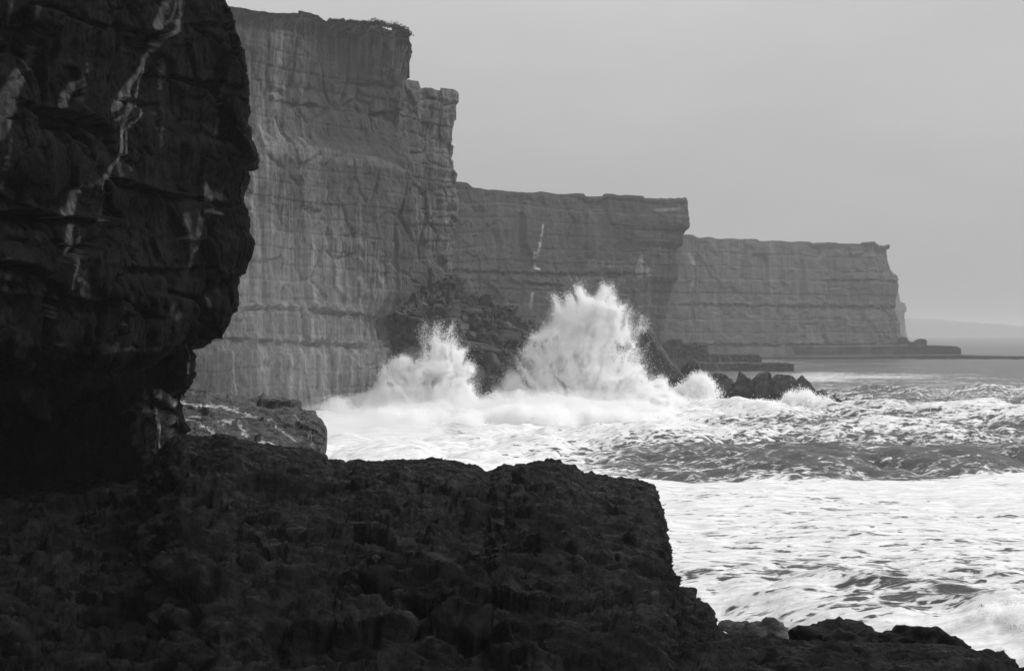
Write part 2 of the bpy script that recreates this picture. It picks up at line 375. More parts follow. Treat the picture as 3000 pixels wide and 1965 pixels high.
    for sc_, am in ((.34, .55), (.95, .45)):
        vo = N('ShaderNodeTexVoronoi'); vo.feature = 'DISTANCE_TO_EDGE'; vo.inputs['Scale'].default_value = sc_; L(va.outputs[0], vo.inputs[0])
        hh_ = mathn('MULTIPLY', mr(vo.outputs[0], .06, .34, 0., 1.), am); holes = hh_ if holes is None else mathn('ADD', holes, hh_)
    h = mathn('SUBTRACT', h, mathn('MULTIPLY', mathn('SUBTRACT', holes, .3), .27))
    # noise lies around .46 +- .1
    th = mr(at.outputs['Fac'], 0., 1., .80, .27)
    lo = mathn('SUBTRACT', th, .055); hi = mathn('ADD', th, .065)
    mask = mr(h, lo, hi, 0., 1., True)
    L(mask, ms.inputs[0]); L(b.outputs[0], ms.inputs[1]); L(fo.outputs[0], ms.inputs[2]); L(ms.outputs[0], out.inputs[0])
    tone = mr(noise((.35, .9, .5), 7, .7, .8), .35, .62, .48, .76); L(tone, fo.inputs['Base Color'])
    wv = noise((.45, 1.1, .7), 9, .68, .5)
    bp = N('ShaderNodeBump'); bp.inputs['Strength'].default_value = 1.; bp.inputs['Distance'].default_value = .8; L(wv, bp.inputs['Height']); L(bp.outputs[0], b.inputs['Normal'])
    bp2 = N('ShaderNodeBump'); bp2.inputs['Strength'].default_value = .6; bp2.inputs['Distance'].default_value = .45; L(mathn('ADD', wv, mathn('MULTIPLY', mask, .5)), bp2.inputs['Height']); L(bp2.outputs[0], fo.inputs['Normal'])
    o = grid_mesh('sea', G, m, {'foam': foam})
    tag(o, 'rough grey sea streaked with white foam below the cliffs', kind='structure')
    # one plain sheet further out and aside, just under the modelled water
    return o
sea()

# ------------------------------------------------------------------ cliffs
def cliff(name, cols, sil, tip, nu, nv, mat, label, zbot=-3., squash=1.6, ledges=(), pill=0., setback=(), amp=1.2, size=7., strata=(4., 1.2), groove=1.0, fine=.5, lines=(), seed=0, su=None, blur=1, warp_st=10, zlist=None, crack=.5, topback=60):
    """cols: (px, distance, top row, weight of the outline's shift). sil: (row, px) outline of the seaward corner. tip: (px, D) it belongs to."""
    sy, sx = zip(*sil)
    zt_tip = None
    nr = 70
    K = []
    for (px, D, yt, wt) in cols:
        zt = P(px, yt, D)[2]
        q1 = P(px, yt, D + topback); q1[2] = zt + .5; q2 = P(px, yt, D + 4); q2[2] = zt + .1; col = [q1, q2]
        for k in range(nr):
            z = zt + (zbot - zt) * k / (nr - 1)
            row_tip = HOR + (EYE - z) / tip[1] * FOC
            dpx = (np.interp(row_tip, sy, sx) - tip[0]) * wt
            d = D + (np.interp(z, *zip(*setback)) if setback else 0)
            p = P(px + dpx, 0, d); p[2] = z
            if k == 0: p[1] = D
            col.append(p)
        K.append(col)
    G = loft(K, nu, nv, su=su, sv=([0, .015, .03, 1], [0, 1, 2, nr + 1]), blur=blur)
    vv = np.linspace(0, 1, nv); e = np.ones(G.shape[:2]) * np.interp(vv, [0, .032, .037, .06], [.04, .05, .5, 1.])[None, :]
    # broken lip: beds missing here and there along the rim
    hx = G[:, 2, 0] * .8 + G[:, 2, 1] * .6; st_ = tip[1] / 70.
    q_ = np.stack([hx / (st_ * 1.6), hx * 0 + seed, hx * 0], 1); cut = -np.maximum(0, H1[(np.floor(hx / (st_ * 1.3) + .6 * fbm(q_, 2)).astype(int) * 37 + seed) & 4095, 1] - .45) * st_ * .22 + .03 * st_ * fbm(q_ * 3, 3)
    G[:, :, 2] += cut[:, None] * (1 - sstep(.05, .16, vv))[None, :]
    G, flip = relief(G, amp, size, strata, fine, seed=seed, groove=groove, edge=e, crack=crack, squash=squash, ledges=ledges, pill=pill, warp=.12)
    st = stain_and_lit_of(G.reshape(-1, 3), lines, warp=warp_st, wscale=.15) if lines else np.zeros(G.shape[0] * G.shape[1])
    o = grid_mesh(name, G, mat, {'stain_and_lit': st}, flip=flip)
    return tag(o, label, kind='structure')

# the great wall on the left
cl1_lines = [([(735, 425), (860, 440), (1000, 460), (1100, 475), (1190, 500)], [20, 22, 20, 16, 6], .3),
             ([(820, 297), (955, 310)], 2, .0)]
cliff('cliff', [(300, 262, -60, 0), (560, 286, -10, 0), (650, 294, 0, 0), (690, 298, 12, 0), (800, 308, 27, 0), (870, 314, 28, 0), (940, 320, 42, 0), (962, 322, 58, 0), (1050, 328, 66, .15), (1110, 331, 70, .5),
                (1160, 334, 80, .9), (1185, 335, 92, 1), (1200, 336, 105, 1), (1188, 344, 112, 1), (1160, 356, 112, 1), (1150, 390, 112, 1), (1140, 430, 112, 1)],
      [(100, 1200), (125, 1207), (145, 1203), (165, 1198), (200, 1194), (222, 1184), (270, 1188), (330, 1172), (350, 1165), (420, 1196), (560, 1210), (700, 1216), (860, 1200), (905, 1150), (925, 1098), (1005, 1100), (1015, 1140), (1100, 1148), (1215, 1110), (1300, 1100)],
      (1200, 336), 450, 430, M_cliff, 'towering pale streaked limestone cliff face standing behind the dark overhang',
      setback=[(-3, -3), (12.6, -2.5), (13.6, -1.0), (20.3, -.2), (21.4, 1.6), (50, 3.), (53, 6.5), (62, 7.), (76, 5.)], amp=.5, size=6.5, strata=(3.1, .26), groove=.25, fine=.3, pill=.12, seed=2, lines=cl1_lines, crack=.25,
      ledges=[([(560, 888), (690, 893), (900, 905), (1110, 925)], 2.4, 8, 500, 1100), ([(560, 985), (700, 990), (900, 1005), (1140, 1012)], 2.0, 8, 400, 1130), ([(820, 296), (955, 312)], 1., 8, 820, 950),
              ([(1030, 312), (1100, 330), (1180, 325)], 1.6, 14, 1030, 1180), ([(1000, 240), (1180, 250)], .7, 12, 1000, 1170)],
      su=([0, .03, .9, 1], [0, .9, 12.5, 16]))
cliff('cliff', [(1120, 372, 224, 0), (1180, 386, 224, 0), (1226, 392, 227, .2), (1233, 394, 249, .3), (1290, 398, 255, .7), (1328, 401, 262, 1), (1337, 402, 266, 1), (1322, 412, 270, 1), (1290, 440, 270, 1), (1250, 480, 270, 1)],
      [(266, 1337), (280, 1338), (310, 1334), (350, 1333), (358, 1326), (468, 1325), (475, 1331), (515, 1329), (522, 1325), (555, 1336), (600, 1336), (640, 1328), (700, 1326), (800, 1324), (850, 1330), (1200, 1340)],
      (1337, 402), 190, 320, M_cliff, 'stepped cliff buttress just behind the great wall with square broken top', amp=.8, size=7, strata=(3.4, .4), groove=.2, fine=.3, pill=.12, seed=5, squash=1., 
      su=([0, .9, 1], [0, 7, 9]), setback=[(-3, -2), (45, 0), (76, 0)])
cl3_lines = [([(1592, 660), (1588, 690), (1578, 745), (1567, 740), (1563, 785), (1580, 790)], [3, 3, 4, 3, 5, 3], .9), ([(1560, 860), (1555, 900)], [4, 6], .7), ([(1880, 750), (1872, 800), (1900, 795)], [5, 14, 14], .35),
             ([(1730, 770), (1790, 775)], [12, 10], .18), ([(1925, 615), (1990, 612)], [5, 5], .3)]
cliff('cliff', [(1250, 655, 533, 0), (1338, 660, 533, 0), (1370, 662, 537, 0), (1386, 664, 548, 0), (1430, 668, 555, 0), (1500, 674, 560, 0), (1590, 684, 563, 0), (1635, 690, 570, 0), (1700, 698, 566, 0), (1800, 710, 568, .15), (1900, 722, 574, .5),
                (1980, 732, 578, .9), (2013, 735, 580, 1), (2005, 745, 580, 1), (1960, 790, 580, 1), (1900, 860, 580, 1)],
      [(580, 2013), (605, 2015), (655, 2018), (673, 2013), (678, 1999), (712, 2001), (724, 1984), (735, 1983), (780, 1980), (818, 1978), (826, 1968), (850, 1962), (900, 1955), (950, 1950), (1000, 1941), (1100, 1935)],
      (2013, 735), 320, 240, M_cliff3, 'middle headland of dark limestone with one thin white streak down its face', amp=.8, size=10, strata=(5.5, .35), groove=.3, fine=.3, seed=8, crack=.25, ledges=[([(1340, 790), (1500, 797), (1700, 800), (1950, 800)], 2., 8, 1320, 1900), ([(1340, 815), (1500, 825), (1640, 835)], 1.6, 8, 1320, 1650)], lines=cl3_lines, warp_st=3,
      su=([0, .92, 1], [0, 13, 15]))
cl4_lines = [([(2020, 745), (2033, 770)], [5, 8], .4), ([(2035, 810), (2028, 835)], 5, .25), ([(2410, 745), (2400, 755)], [8, 8], .3), ([(2440, 735), (2560, 745)], 6, .2)]
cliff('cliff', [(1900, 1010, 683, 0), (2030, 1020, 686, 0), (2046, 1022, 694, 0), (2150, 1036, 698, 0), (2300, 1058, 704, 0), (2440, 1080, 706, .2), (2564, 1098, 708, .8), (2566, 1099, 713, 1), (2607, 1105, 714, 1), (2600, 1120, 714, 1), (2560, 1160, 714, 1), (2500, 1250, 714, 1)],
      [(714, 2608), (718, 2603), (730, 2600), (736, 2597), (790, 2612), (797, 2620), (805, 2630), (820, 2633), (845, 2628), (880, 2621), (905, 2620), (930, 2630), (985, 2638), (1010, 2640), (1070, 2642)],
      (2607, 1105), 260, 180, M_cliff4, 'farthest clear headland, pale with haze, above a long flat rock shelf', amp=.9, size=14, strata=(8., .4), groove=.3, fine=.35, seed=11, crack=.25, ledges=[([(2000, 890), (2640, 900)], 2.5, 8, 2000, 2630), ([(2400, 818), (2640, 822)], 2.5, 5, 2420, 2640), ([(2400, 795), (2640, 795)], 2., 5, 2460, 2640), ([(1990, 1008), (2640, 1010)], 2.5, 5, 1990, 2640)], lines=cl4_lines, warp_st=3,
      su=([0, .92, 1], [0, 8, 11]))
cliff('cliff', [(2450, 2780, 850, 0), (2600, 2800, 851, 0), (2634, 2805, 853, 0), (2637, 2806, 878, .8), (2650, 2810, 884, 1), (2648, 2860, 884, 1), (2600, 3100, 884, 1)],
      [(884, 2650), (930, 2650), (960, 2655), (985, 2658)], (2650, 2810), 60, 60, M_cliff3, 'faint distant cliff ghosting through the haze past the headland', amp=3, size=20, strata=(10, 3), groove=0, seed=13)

def flat_land(name, px0, px1, D, rows, depth, label):
    K = []
    for px, y in rows:
        p = P(px, y, D); K.append([p + np.array([0, depth, 0]), p + np.array([0, depth * .1, 0]), p, np.array([p[0], D - 8., -2.])])
    G = loft(K, 120, 14, blur=0); G, fl = relief(G, D * .0006, D * .012, None, .3, seed=3)
    return tag(grid_mesh(name, G, M_cliff3, {'stain_and_lit': np.zeros(G.shape[0] * G.shape[1])}, flip=fl), label, kind='structure')
flat_land('hills', 0, 0, 9500, [(2300, 925), (2640, 930), (2760, 938), (2900, 949), (3050, 960), (3300, 972)], 600, 'low land barely visible in the haze on the horizon')

# ------------------------------------------------------------------ rock shelves and slabs
def block(name, rows, D, front, nu, nv, mat, label, cat, amp=.5, size=3., strata=(1.5, .5), lines=(), zb=-2., depth=30, seed=0, group=None, kind=None, fine=.15, endback=12):
    """A shelf with a visible top edge (px,row) and an upright front, standing in the sea."""
    K = []
    n = len(rows)
    for i, (px, y) in enumerate(rows):
        p = P(px, y, D); b = p + np.array([0, depth, 0])
        f = P(px, y, D); f[2] = (p[2] + zb) / 2; g = P(px, y, D - front); g[2] = zb; g[0] = p[0]
        K.append([b, p + np.array([0, depth * .3, .0]), p, f, g])
    pe = K[-1]; pf = K[0]
    K.append([q + np.array([.3, endback, 0]) for q in pe]); K.insert(0, [q + np.array([-.3, endback, 0]) for q in pf])
    G = loft(K, nu, nv, blur=0)
    e = np.ones(G.shape[:2]); e[:, : nv // 2] = .5
    G, fl = relief(G, amp, size, strata, fine, seed=seed, edge=e, flip=None)
    st = stain_and_lit_of(G.reshape(-1, 3), lines, 3, .2) if lines else np.zeros(G.shape[0] * G.shape[1])
    o = grid_mesh(name, G, mat, {'stain_and_lit': st}, flip=fl); return tag(o, label, cat, group, kind)
block('rock_shelf', [(1980, 1018), (2140, 1018), (2300, 1014), (2500, 1013), (2660, 1011), (2760, 1013), (2806, 1015), (2815, 1020)], 1062, 3, 200, 40, M_cliff3, 'long raised rock shelf at the foot of the farthest headland', 'rock shelf', amp=.5, size=5, strata=(2.5, .5), seed=21)
block('rock_shelf', [(1960, 1046), (2300, 1045), (2600, 1041), (2820, 1039), (2900, 1042), (3000, 1044), (3120, 1047), (3300, 1050)], 1040, 2, 200, 24, M_cliff3, 'lowest flat rock shelf running out to sea right of the headlands', 'rock shelf', amp=.25, size=6, strata=(1.5, .3), seed=22)
block('rock_ledge', [(2040, 1040), (2112, 1037), (2180, 1037), (2222, 1038), (2234, 1046)], 770, 2, 90, 40, M_talus, 'dark square ended rock ledge with thin waterfalls, upper of two', 'rock ledge', amp=.4, size=4, strata=(2, .5), lines=[([(2108, 1050), (2118, 1085)], 3, .7), ([(2135, 1045), (2142, 1062)], 2.5, .5), ([(2122, 1045), (2128, 1060)], 2.5, .5)], seed=23, depth=20)
block('rock_ledge', [(2030, 1062), (2110, 1064), (2200, 1064), (2310, 1064), (2328, 1067)], 712, 2, 120, 40, M_talus, 'long low rock ledge standing in the sea, lower of two', 'rock ledge', amp=.35, size=4, strata=(2, .4), lines=[([(2095, 1068), (2112, 1090)], 4, .7), ([(2130, 1066), (2150, 1088)], 3, .4)], seed=24, depth=20)
block('rock_ledge', [(1945, 1012), (1962, 1002), (1975, 992), (1998, 992), (2004, 1004), (2042, 1004), (2046, 1010), (2068, 1012), (2074, 1032), (2080, 1045)], 735, 4, 140, 60, M_talus, 'stepped pile of dark blocks at the corner foot of the middle headland', 'rock pile', amp=1.2, size=3.5, strata=(2, .6), seed=25, depth=20)

# mid shelf with white run-off behind the pillar
mid_cols = [(380, 1130, 122), (500, 1135, 122), (560, 1139, 121), (600, 1150, 120), (640, 1166, 120), (700, 1163, 120), (800, 1166, 119), (850, 1176, 118), (895, 1192, 116), (918, 1206, 114), (930, 1232, 112), (936, 1262, 109), (938, 1300, 107), (938, 1345, 105), (937, 1420, 103)]
K = []
for px, y, D in mid_cols:
    a = P(px, y, D)
    t = np.linspace(0, 1, 6)[1:]
    pts = [a + np.array([0, 9, -14.]), a + np.array([0, 3, -4.]), a]
    for s in t:
        d = D - (D - 100) * s if D > 101 else D - s
        pts.append(P(px, y + (1310 - min(y, 1300)) * s ** 1.1, d))
    e = pts[-1]; pts += [e + np.array([0, -1., -3.]), np.array([e[0], e[1] - 3, -2.])]
    K.append(pts)
G = loft(K, 300, 220, blur=2)
G, fl = relief(G, .38, 4.0, None, .22, seed=31, warp=.7, crack=.25, small=.15)
mid_lines = [([(505, 1176), (597, 1187), (651, 1190), (696, 1203), (736, 1221)], [3, 4, 4, 6, 3], 1.2), ([(545, 1221), (590, 1224)], 3.5, .8), ([(530, 1243), (597, 1250), (628, 1279), (640, 1300)], [3, 4, 3, 2], 1.1),
             ([(642, 1234), (700, 1234), (718, 1270), (763, 1297), (805, 1306)], [2, 3, 6, 6, 5], 1.2), ([(806, 1246), (842, 1269), (873, 1291)], [2, 3, 3], 1.), ([(735, 1222), (800, 1226)], 2.5, .7), ([(510, 1255), (520, 1270)], 6, 1.), ([(660, 1245), (672, 1285)], 3, .6),
             ([(860, 1215), (900, 1260), (915, 1310)], [2, 3, 3], .35)]
tag(grid_mesh('rock_terrace', G, M_mid, {'stain_and_lit': stain_and_lit_of(G.reshape(-1, 3), mid_lines, 12, 1.0, brk=2.5)}, flip=fl), 'grey rock terrace with white water running off it behind the dark pillar', kind='structure')

# ------------------------------------------------------------------ near overhanging cliff
SIL = [(-700, 560), (-350, 610), (0, 648), (25, 657), (60, 672), (100, 678), (135, 695), (175, 697), (205, 706), (240, 712), (262, 706), (268, 699), (290, 712), (310, 708), (350, 706), (390, 712), (430, 722), (445, 731), (500, 727), (540, 722), (560, 714), (600, 722), (650, 727), (700, 731),
       (722, 733), (745, 722), (765, 712), (800, 690), (832, 676), (860, 672), (900, 671), (925, 662), (948, 648), (962, 632), (975, 618), (985, 618), (1000, 606), (1008, 580), (1011, 556), (1028, 553), (1034, 566), (1060, 567), (1105, 562), (1116, 554), (1128, 545), (1136, 516), (1180, 508), (1215, 500), (1232, 500), (1280, 509), (1330, 514), (1375, 522), (1460, 530)]
sy, sx = zip(*SIL)
zl = np.unique(np.concatenate([np.linspace(39, 6.5, 100), np.linspace(15.6, 13.5, 12)]))[::-1]
K = []
for z in zl:
    row = HOR + (EYE - z) / 70. * FOC
    s = float(np.interp(row, sy, sx))
    BR, BD = [-700, 250, 330, 600, 660, 860, 930, 1005, 1040, 1060, 1120, 1150, 1200, 1400], [0, 0, .8, 0, 1.2, 1.0, 1.8, 2.0, 4.0, 5.0, 5.4, 12, 16, 16]
    back = np.interp(row, BR, BD)
    fr = 1 if row < 1125 else 0
    c = sstep(1118, 1150, row)                      # 0 above, 1 in the cave
    pts = []
    for kk, (px, d0, dc) in enumerate(((-1400, 38, 40), (-500, 44, 58), (0, 52, 70), (110, 54, 75), (230, 56.8, 79), (330, 59.5, 77), (380, 61, 71.5), (420, 62.2, 69.4), (465, 63.6, 69.0))):
        ro = row + (0, 0, 14, -16, 18, -12, 10, -14, 6)[kk]; c = sstep(1118, 1150, ro); bk = np.interp(ro, BR, BD)
        d = (d0 + bk) * (1 - c) + dc * c
        pts.append(P(px, 0, d)); pts[-1][2] = z
    c = sstep(1118, 1150, row)
    for k, (dp, dd, wc) in enumerate(((.5, 2.6, 0), (.82, 1.0, 0), (.95, .35, 0), (1, 0, 0))):
        px = 465 + (s - 465) * dp; d = (70 - dd + back * .35 * (1 - dp)) * (1 - c) + (69. + dp * 3.2) * c
        q = P(px, 0, d); q[2] = z; pts.append(q)
    for dpx, d in ((-16, 74.5), (-60, 78), (-200, 92), (-420, 120)):
        q = P(s + dpx, 0, d); q[2] = z; pts.append(q)
    K.append(pts)
K = np.array(K).transpose(1, 0, 2)
G = loft(K, 480, 520, su=([0, .02, .10, .86, .94, 1], [0, 1, 2, 12, 13.5, 16]), blur=1)
NLED = [([(0, 285), (60, 310), (200, 335), (330, 385), (400, 400)], .9, 30, 20, 330), ([(0, 620), (150, 632), (300, 655), (420, 665)], 1.1, 40, -50, 400),
        ([(360, 70), (500, 100), (540, 110)], .9, 22, 370, 500), ([(420, 135), (480, 140)], .6, 12, 420, 480), ([(480, 225), (560, 232), (640, 240), (700, 262)], .35, 9, 480, 690), ([(400, 290), (470, 300)], .6, 16, 400, 480), ([(460, 345), (560, 350), (640, 355)], .25, 8, 480, 640), ([(640, 390), (700, 396)], .3, 10, 640, 690),
        ([(360, 520), (480, 560), (600, 580), (660, 600)], .8, 30, 350, 610), ([(540, 70), (640, 78), (680, 84)], .35, 9, 540, 670), ([(280, 775), (400, 785), (560, 790), (700, 760)], .7, 22, 270, 600), ([(0, 855), (120, 860), (250, 870)], .5, 30, 0, 300),
        ([(300, 905), (500, 930), (640, 960)], .4, 16, 330, 600)]
uu = np.linspace(0, 1, G.shape[0]); ee = np.interp(uu, [0, .72, .86, .94, 1], [1, 1, .4, .22, 1])[:, None] * np.ones((1, G.shape[1]))
G, fl = relief(G, .70, 5.0, None, .0, seed=41, warp=.07, crack=.4, squash=.9, small=.30, ledges=NLED, edge=ee, pill=.06)
G, fl = relief(G, .09, 1.3, None, .0, seed=44, warp=.12, crack=.4, squash=1.1, small=.4, flip=fl, pill=.08)
n_, _ = grid_normals(G, fl, 10); V = G.reshape(-1, 3).astype(np.float32)
G = G + n_ * (.06 * fbm(V / .7, 5, .6, ridge=True, off=61.)).reshape(G.shape[:2])[..., None]
NL = [([(115, -20), (106, 92), (92, 157), (55, 222), (14, 314), (0, 392)], [8, 9, 12, 22, 34, 20], .45), ([(30, 415), (12, 520), (0, 560)], 4, .6), ([(30, -10), (32, 30), (18, 70)], [10, 7, 4], .35),
      ([(231, 240), (203, 259), (180, 300)], [5, 14, 17], .55), ([(258, 170), (258, 215), (231, 240)], 2.5, .4), ([(240, 245), (238, 300)], 4, .35),
      ([(499, -10), (480, 30), (462, 70)], [8, 12, 18], .5), ([(527, -10), (531, 37), (517, 88), (490, 111)], [5, 5, 6, 6], .8), ([(515, 0), (505, 50), (480, 80)], 5, .5), ([(434, 100), (436, 130)], 4, .5), ([(470, 115), (450, 140)], 14, .35),
      ([(434, 150), (416, 185), (393, 231), (365, 272), (333, 319)], [6, 8, 8, 12, 9], .7), ([(422, 185), (411, 231), (402, 296), (393, 314)], 3, .8), ([(471, 162), (476, 203), (466, 263)], [6, 12, 4], .45),
      ([(383, 259), (377, 323), (350, 350)], [3, 9, 8], .8), ([(379, 323), (355, 390), (356, 430), (342, 466), (305, 531), (298, 590), (293, 650)], [4, 6, 7, 6, 5, 4, 3], .65), ([(416, 323), (397, 351), (365, 383), (355, 400)], 3, .8),
      ([(296, 536), (249, 550), (217, 573), (199, 620)], [4, 6, 14, 20], .5), ([(448, 333), (476, 370), (476, 430)], 3, .4), ([(375, 385), (372, 470), (388, 500)], 3, .4), ([(350, 480), (362, 510), (352, 545)], [8, 8, 3], .4),
      ([(606, 536), (614, 582)], [3, 12], .5), ([(625, 570), (655, 580)], 8, .3), ([(600, 615), (650, 625)], 5, .4), ([(545, 633), (560, 690), (566, 730)], [10, 8, 10], .5), ([(588, 640), (580, 710), (555, 780)], [10, 8, 5], .5),
      ([(235, 660), (226, 780), (216, 850)], [3, 4, 3], .7), ([(205, 660), (197, 727), (193, 760)], [9, 12, 9], .5), ([(31, 745), (22, 844)], 7, .5), ([(115, 640), (110, 700)], 5, .3),
      ([(160, 870), (150, 925)], [9, 6], .6), ([(602, 862), (615, 893)], 9, .5), ([(548, 1012), (548, 1095)], 2.5, .9), ([(644, 277), (641, 319)], 3, .9), ([(640, 345), (632, 400)], 5, .4), ([(55, 1035), (90, 1070)], 13, .35),
      ([(365, 945), (335, 1022)], [3, 7], .4), ([(335, 1024), (470, 1020)], 7, .35), ([(165, 1002), (215, 1022)], 6, .35), ([(40, 990), (70, 1000)], 6, .3), ([(510, 900), (520, 925)], 14, .3), ([(240, 800), (255, 860)], 14, .25), ([(625, 800), (632, 840)], 14, .25),
      ([(450, 1140), (448, 1175)], 5, .6), ([(470, 1145), (505, 1150)], 8, .5), ([(395, 1200), (500, 1225)], [12, 16], 3.4), ([(455, 1215), (492, 1265), (505, 1300), (512, 1380)], [18, 18, 16, 16], 4.0), ([(425, 1150), (420, 1200), (398, 1250), (395, 1300)], [10, 12, 16, 8], 3.0), ([(430, 1280), (470, 1380)], [40, 44], 2.0), ([(460, 1150), (505, 1180)], 16, 1.8), ([(365, 1150), (375, 1180)], 8, .25)]  # strong pillar patches paint light from the right into the colour
tag(grid_mesh('overhang', G, M_near, {'stain_and_lit': stain_and_lit_of(G.reshape(-1, 3), NL, 8, 1.2, brk=2.0)}, flip=fl), 'black overhanging limestone cliff with pale mineral streaks and a cave beneath', kind='structure')

# ------------------------------------------------------------------ foreground platform
pc = [(-900, 1425), (-300, 1425), (0, 1425), (250, 1415), (420, 1360), (505, 1290), (540, 1278), (600, 1286), (680, 1288), (715, 1305), (800, 1318), (880, 1330), (935, 1345), (970, 1372), (1010, 1376), (1060, 1368), (1130, 1366), (1190, 1362), (1225, 1366), (1290, 1358), (1350, 1372), (1390, 1376), (1420, 1405), (1440, 1402),
      (1480, 1382), (1545, 1374), (1590, 1362), (1640, 1360), (1690, 1374), (1712, 1394), (1780, 1402), (1840, 1406), (1885, 1412), (1913, 1424)]
cols = [(px, y, (70 if px > 500 else 78)) for px, y in pc]
cols += [(1920, 1462, 66), (1928, 1510, 62), (1936, 1555, 59), (1947, 1600, 56.5), (1954, 1650, 54), (1962, 1700, 52), (1968, 1729, 50.5), (2022, 1736, 49.5), (2028, 1768, 48.6), (2058, 1776, 48), (2076, 1796, 47.4), (2080, 1850, 46.4), (2120, 1862, 46), (2180, 1868, 45.5), (2230, 1885, 45), (2400, 1895, 44), (2700, 1905, 43), (2870, 1925, 42.5), (2935, 1960, 42), (3050, 2010, 41), (3400, 2100, 39), (4200, 2300, 36)]
K = []
for px, y, D in cols:
    z0 = EYE - (y - HOR) / FOC * D
    pts = []
    a = P(px, y, D)
    pts += [a + np.array([0, 2.2, -z0 - 1.5]), a + np.array([0, 1.2, -3.]), a + np.array([0, .5, -.5]), a]
    for s in np.linspace(0, 1, 12)[1:]:
        yy = y + (2350 - min(y, 2200)) * s ** 1.25
        zs = z0 + (10.1 - z0) * (s ** .8)
        pts.append(P(px, yy, (EYE - zs) / ((yy - HOR) / FOC)))
    pts += [P(px, HOR + (EYE - 10.4) / 12. * FOC, 12.), P(px, HOR + (EYE - 10.8) / 3. * FOC, 3.), np.array([(px - CX) / FOC * 3., -25., 11.5])]
    K.append(pts)
K = np.array(K)
nk = len(cols)
pxs = np.array([c[0] for c in cols], float)
# even spread over the width of the platform
tu = np.interp(np.concatenate([np.linspace(-900, 0, 24)[:-1], np.linspace(0, 1905, 600)[:-1], np.linspace(1905, 2090, 90)[:-1], np.linspace(2090, 3050, 170)[:-1], np.linspace(3050, 4200, 20)]), pxs, np.arange(nk))
G = loft(K, len(tu), 500, su=(np.linspace(0, 1, len(tu)), tu), sv=([0, .03, .07, .93, 1], [0, 2, 3, 14, 17]), blur=2)
# long ridges and hollows running down to the right, then broken knobs
V = G.reshape(-1, 3)
r1 = V @ np.array([[.8, .5, 0], [-.25, .5, 0], [0, 0, 0]]).T
wv = vfbm(V / 5., 3, 77.)
rid = fbm(np.stack([(V[:, 0] * .8 + V[:, 1] * .35) / 3.2 + wv[:, 0] * .5, (V[:, 1] * .5 - V[:, 0] * .3) / 11. + wv[:, 1] * .3, V[:, 2] / 8.], 1), 4, .5, ridge=True, off=3.)
big = fbm(V / 7.5, 4, .5, off=71.)
lip = np.linspace(0, 1, G.shape[1]); ed = np.interp(lip, [0, .03, .09, .22, 1], [.08, .08, .14, .8, 1])[None, :] * np.ones((G.shape[0], 1))
def billow(p, o, off): 
    q = np.asarray(p, np.float32) + off; a = 1.; t = 0; h = np.zeros(len(q), np.float32)
    for _ in range(o):
        h += a * np.abs(vnoise(q)) * 2; t += a; a *= .48; q = (q @ ROT.T) * 2.1 + 9.1
    return h / t
ax = np.stack([V[:, 0] * .8 + V[:, 1] * .3, V[:, 1] * .8 - V[:, 0] * .25, V[:, 2]], 1)
b1 = billow(ax / np.array([3.0, 5.0, 3.]) + wv * .35, 5, 5.)
b2 = billow(ax / np.array([1.0, 1.7, 1.]) + wv * .5, 4, 15.)
G[..., 2] += (.55 * rid + .62 * big + .45 * (.5 - b1) + .0 * (b2 - .5)).reshape(G.shape[:2]) * ed * np.interp(np.array([np.interp(t, np.arange(nk), pxs) for t in tu]), [1550, 1720, 1930, 2000], [1, .3, .3, .3])[:, None]
fade_right = np.interp(np.array([np.interp(t, np.arange(nk), pxs) for t in tu]), [1700, 1950], [1, .75])[:, None]
PLED = [([(0, 1500), (120, 1480), (300, 1470), (420, 1490)], .5, 22, 0, 430), ([(380, 1560), (560, 1545), (690, 1580), (800, 1640)], .45, 20, 380, 800), ([(700, 1440), (900, 1450), (1100, 1430)], .4, 12, 700, 1100),
        ([(950, 1520), (1130, 1500), (1350, 1530), (1480, 1570)], .5, 16, 950, 1480), ([(760, 1600), (950, 1580), (1130, 1590), (1200, 1640)], .6, 26, 760, 1200), ([(560, 1830), (640, 1850), (760, 1835), (830, 1810)], .6, 26, 560, 830),
        ([(1050, 1680), (1250, 1660), (1500, 1640), (1700, 1700)], .5, 24, 1050, 1700), ([(0, 1640), (200, 1620), (420, 1660), (560, 1760)], .45, 30, 0, 560), ([(1200, 1780), (1450, 1760), (1700, 1800), (1850, 1780)], .6, 30, 1200, 1850),
        ([(1300, 1470), (1500, 1450), (1700, 1480), (1850, 1520)], .45, 14, 1300, 1850), ([(900, 1890), (1150, 1860), (1350, 1880), (1500, 1930)], .5, 36, 900, 1500), ([(150, 1780), (400, 1800), (600, 1900)], .4, 36, 150, 600), ([(1500, 1850), (1700, 1870), (1900, 1830)], .5, 30, 1500, 1900)]
def ridged(p, o, off): return fbm(p, o, .55, ridge=True, off=off)
G, fl = relief(G, .22, 2.8, None, 0., nr_=12, aniso=.5, seed=51, warp=.45, edge=np.maximum(ed, .35) * fade_right, crack=.6, squash=.4, octv=2, small=.4, ledges=PLED, pill=.16)
n_, _ = grid_normals(G, fl, 10); V = G.reshape(-1, 3).astype(np.float32); wv2 = vfbm(V / 1.5, 3, 91.) * .35
ax2 = np.stack([V[:, 0] * .5 + V[:, 1] * .1, V[:, 1] * .9 - V[:, 0] * .2, V[:, 2] * 2.], 1)
crag = .26 * fbm(ax2 / 2.0 + wv2, 7, .5, ridge=True, off=61.) + .06 * fbm(ax2 / .45 + wv2, 5, .62, off=66.)
G = G + n_ * (crag.reshape(G.shape[:2]) * np.maximum(ed, .5))[..., None]
n_, _ = grid_normals(G, fl, 4); V = G.reshape(-1, 3).astype(np.float32); pit = fbm(V / .5, 4, .6, off=121.)
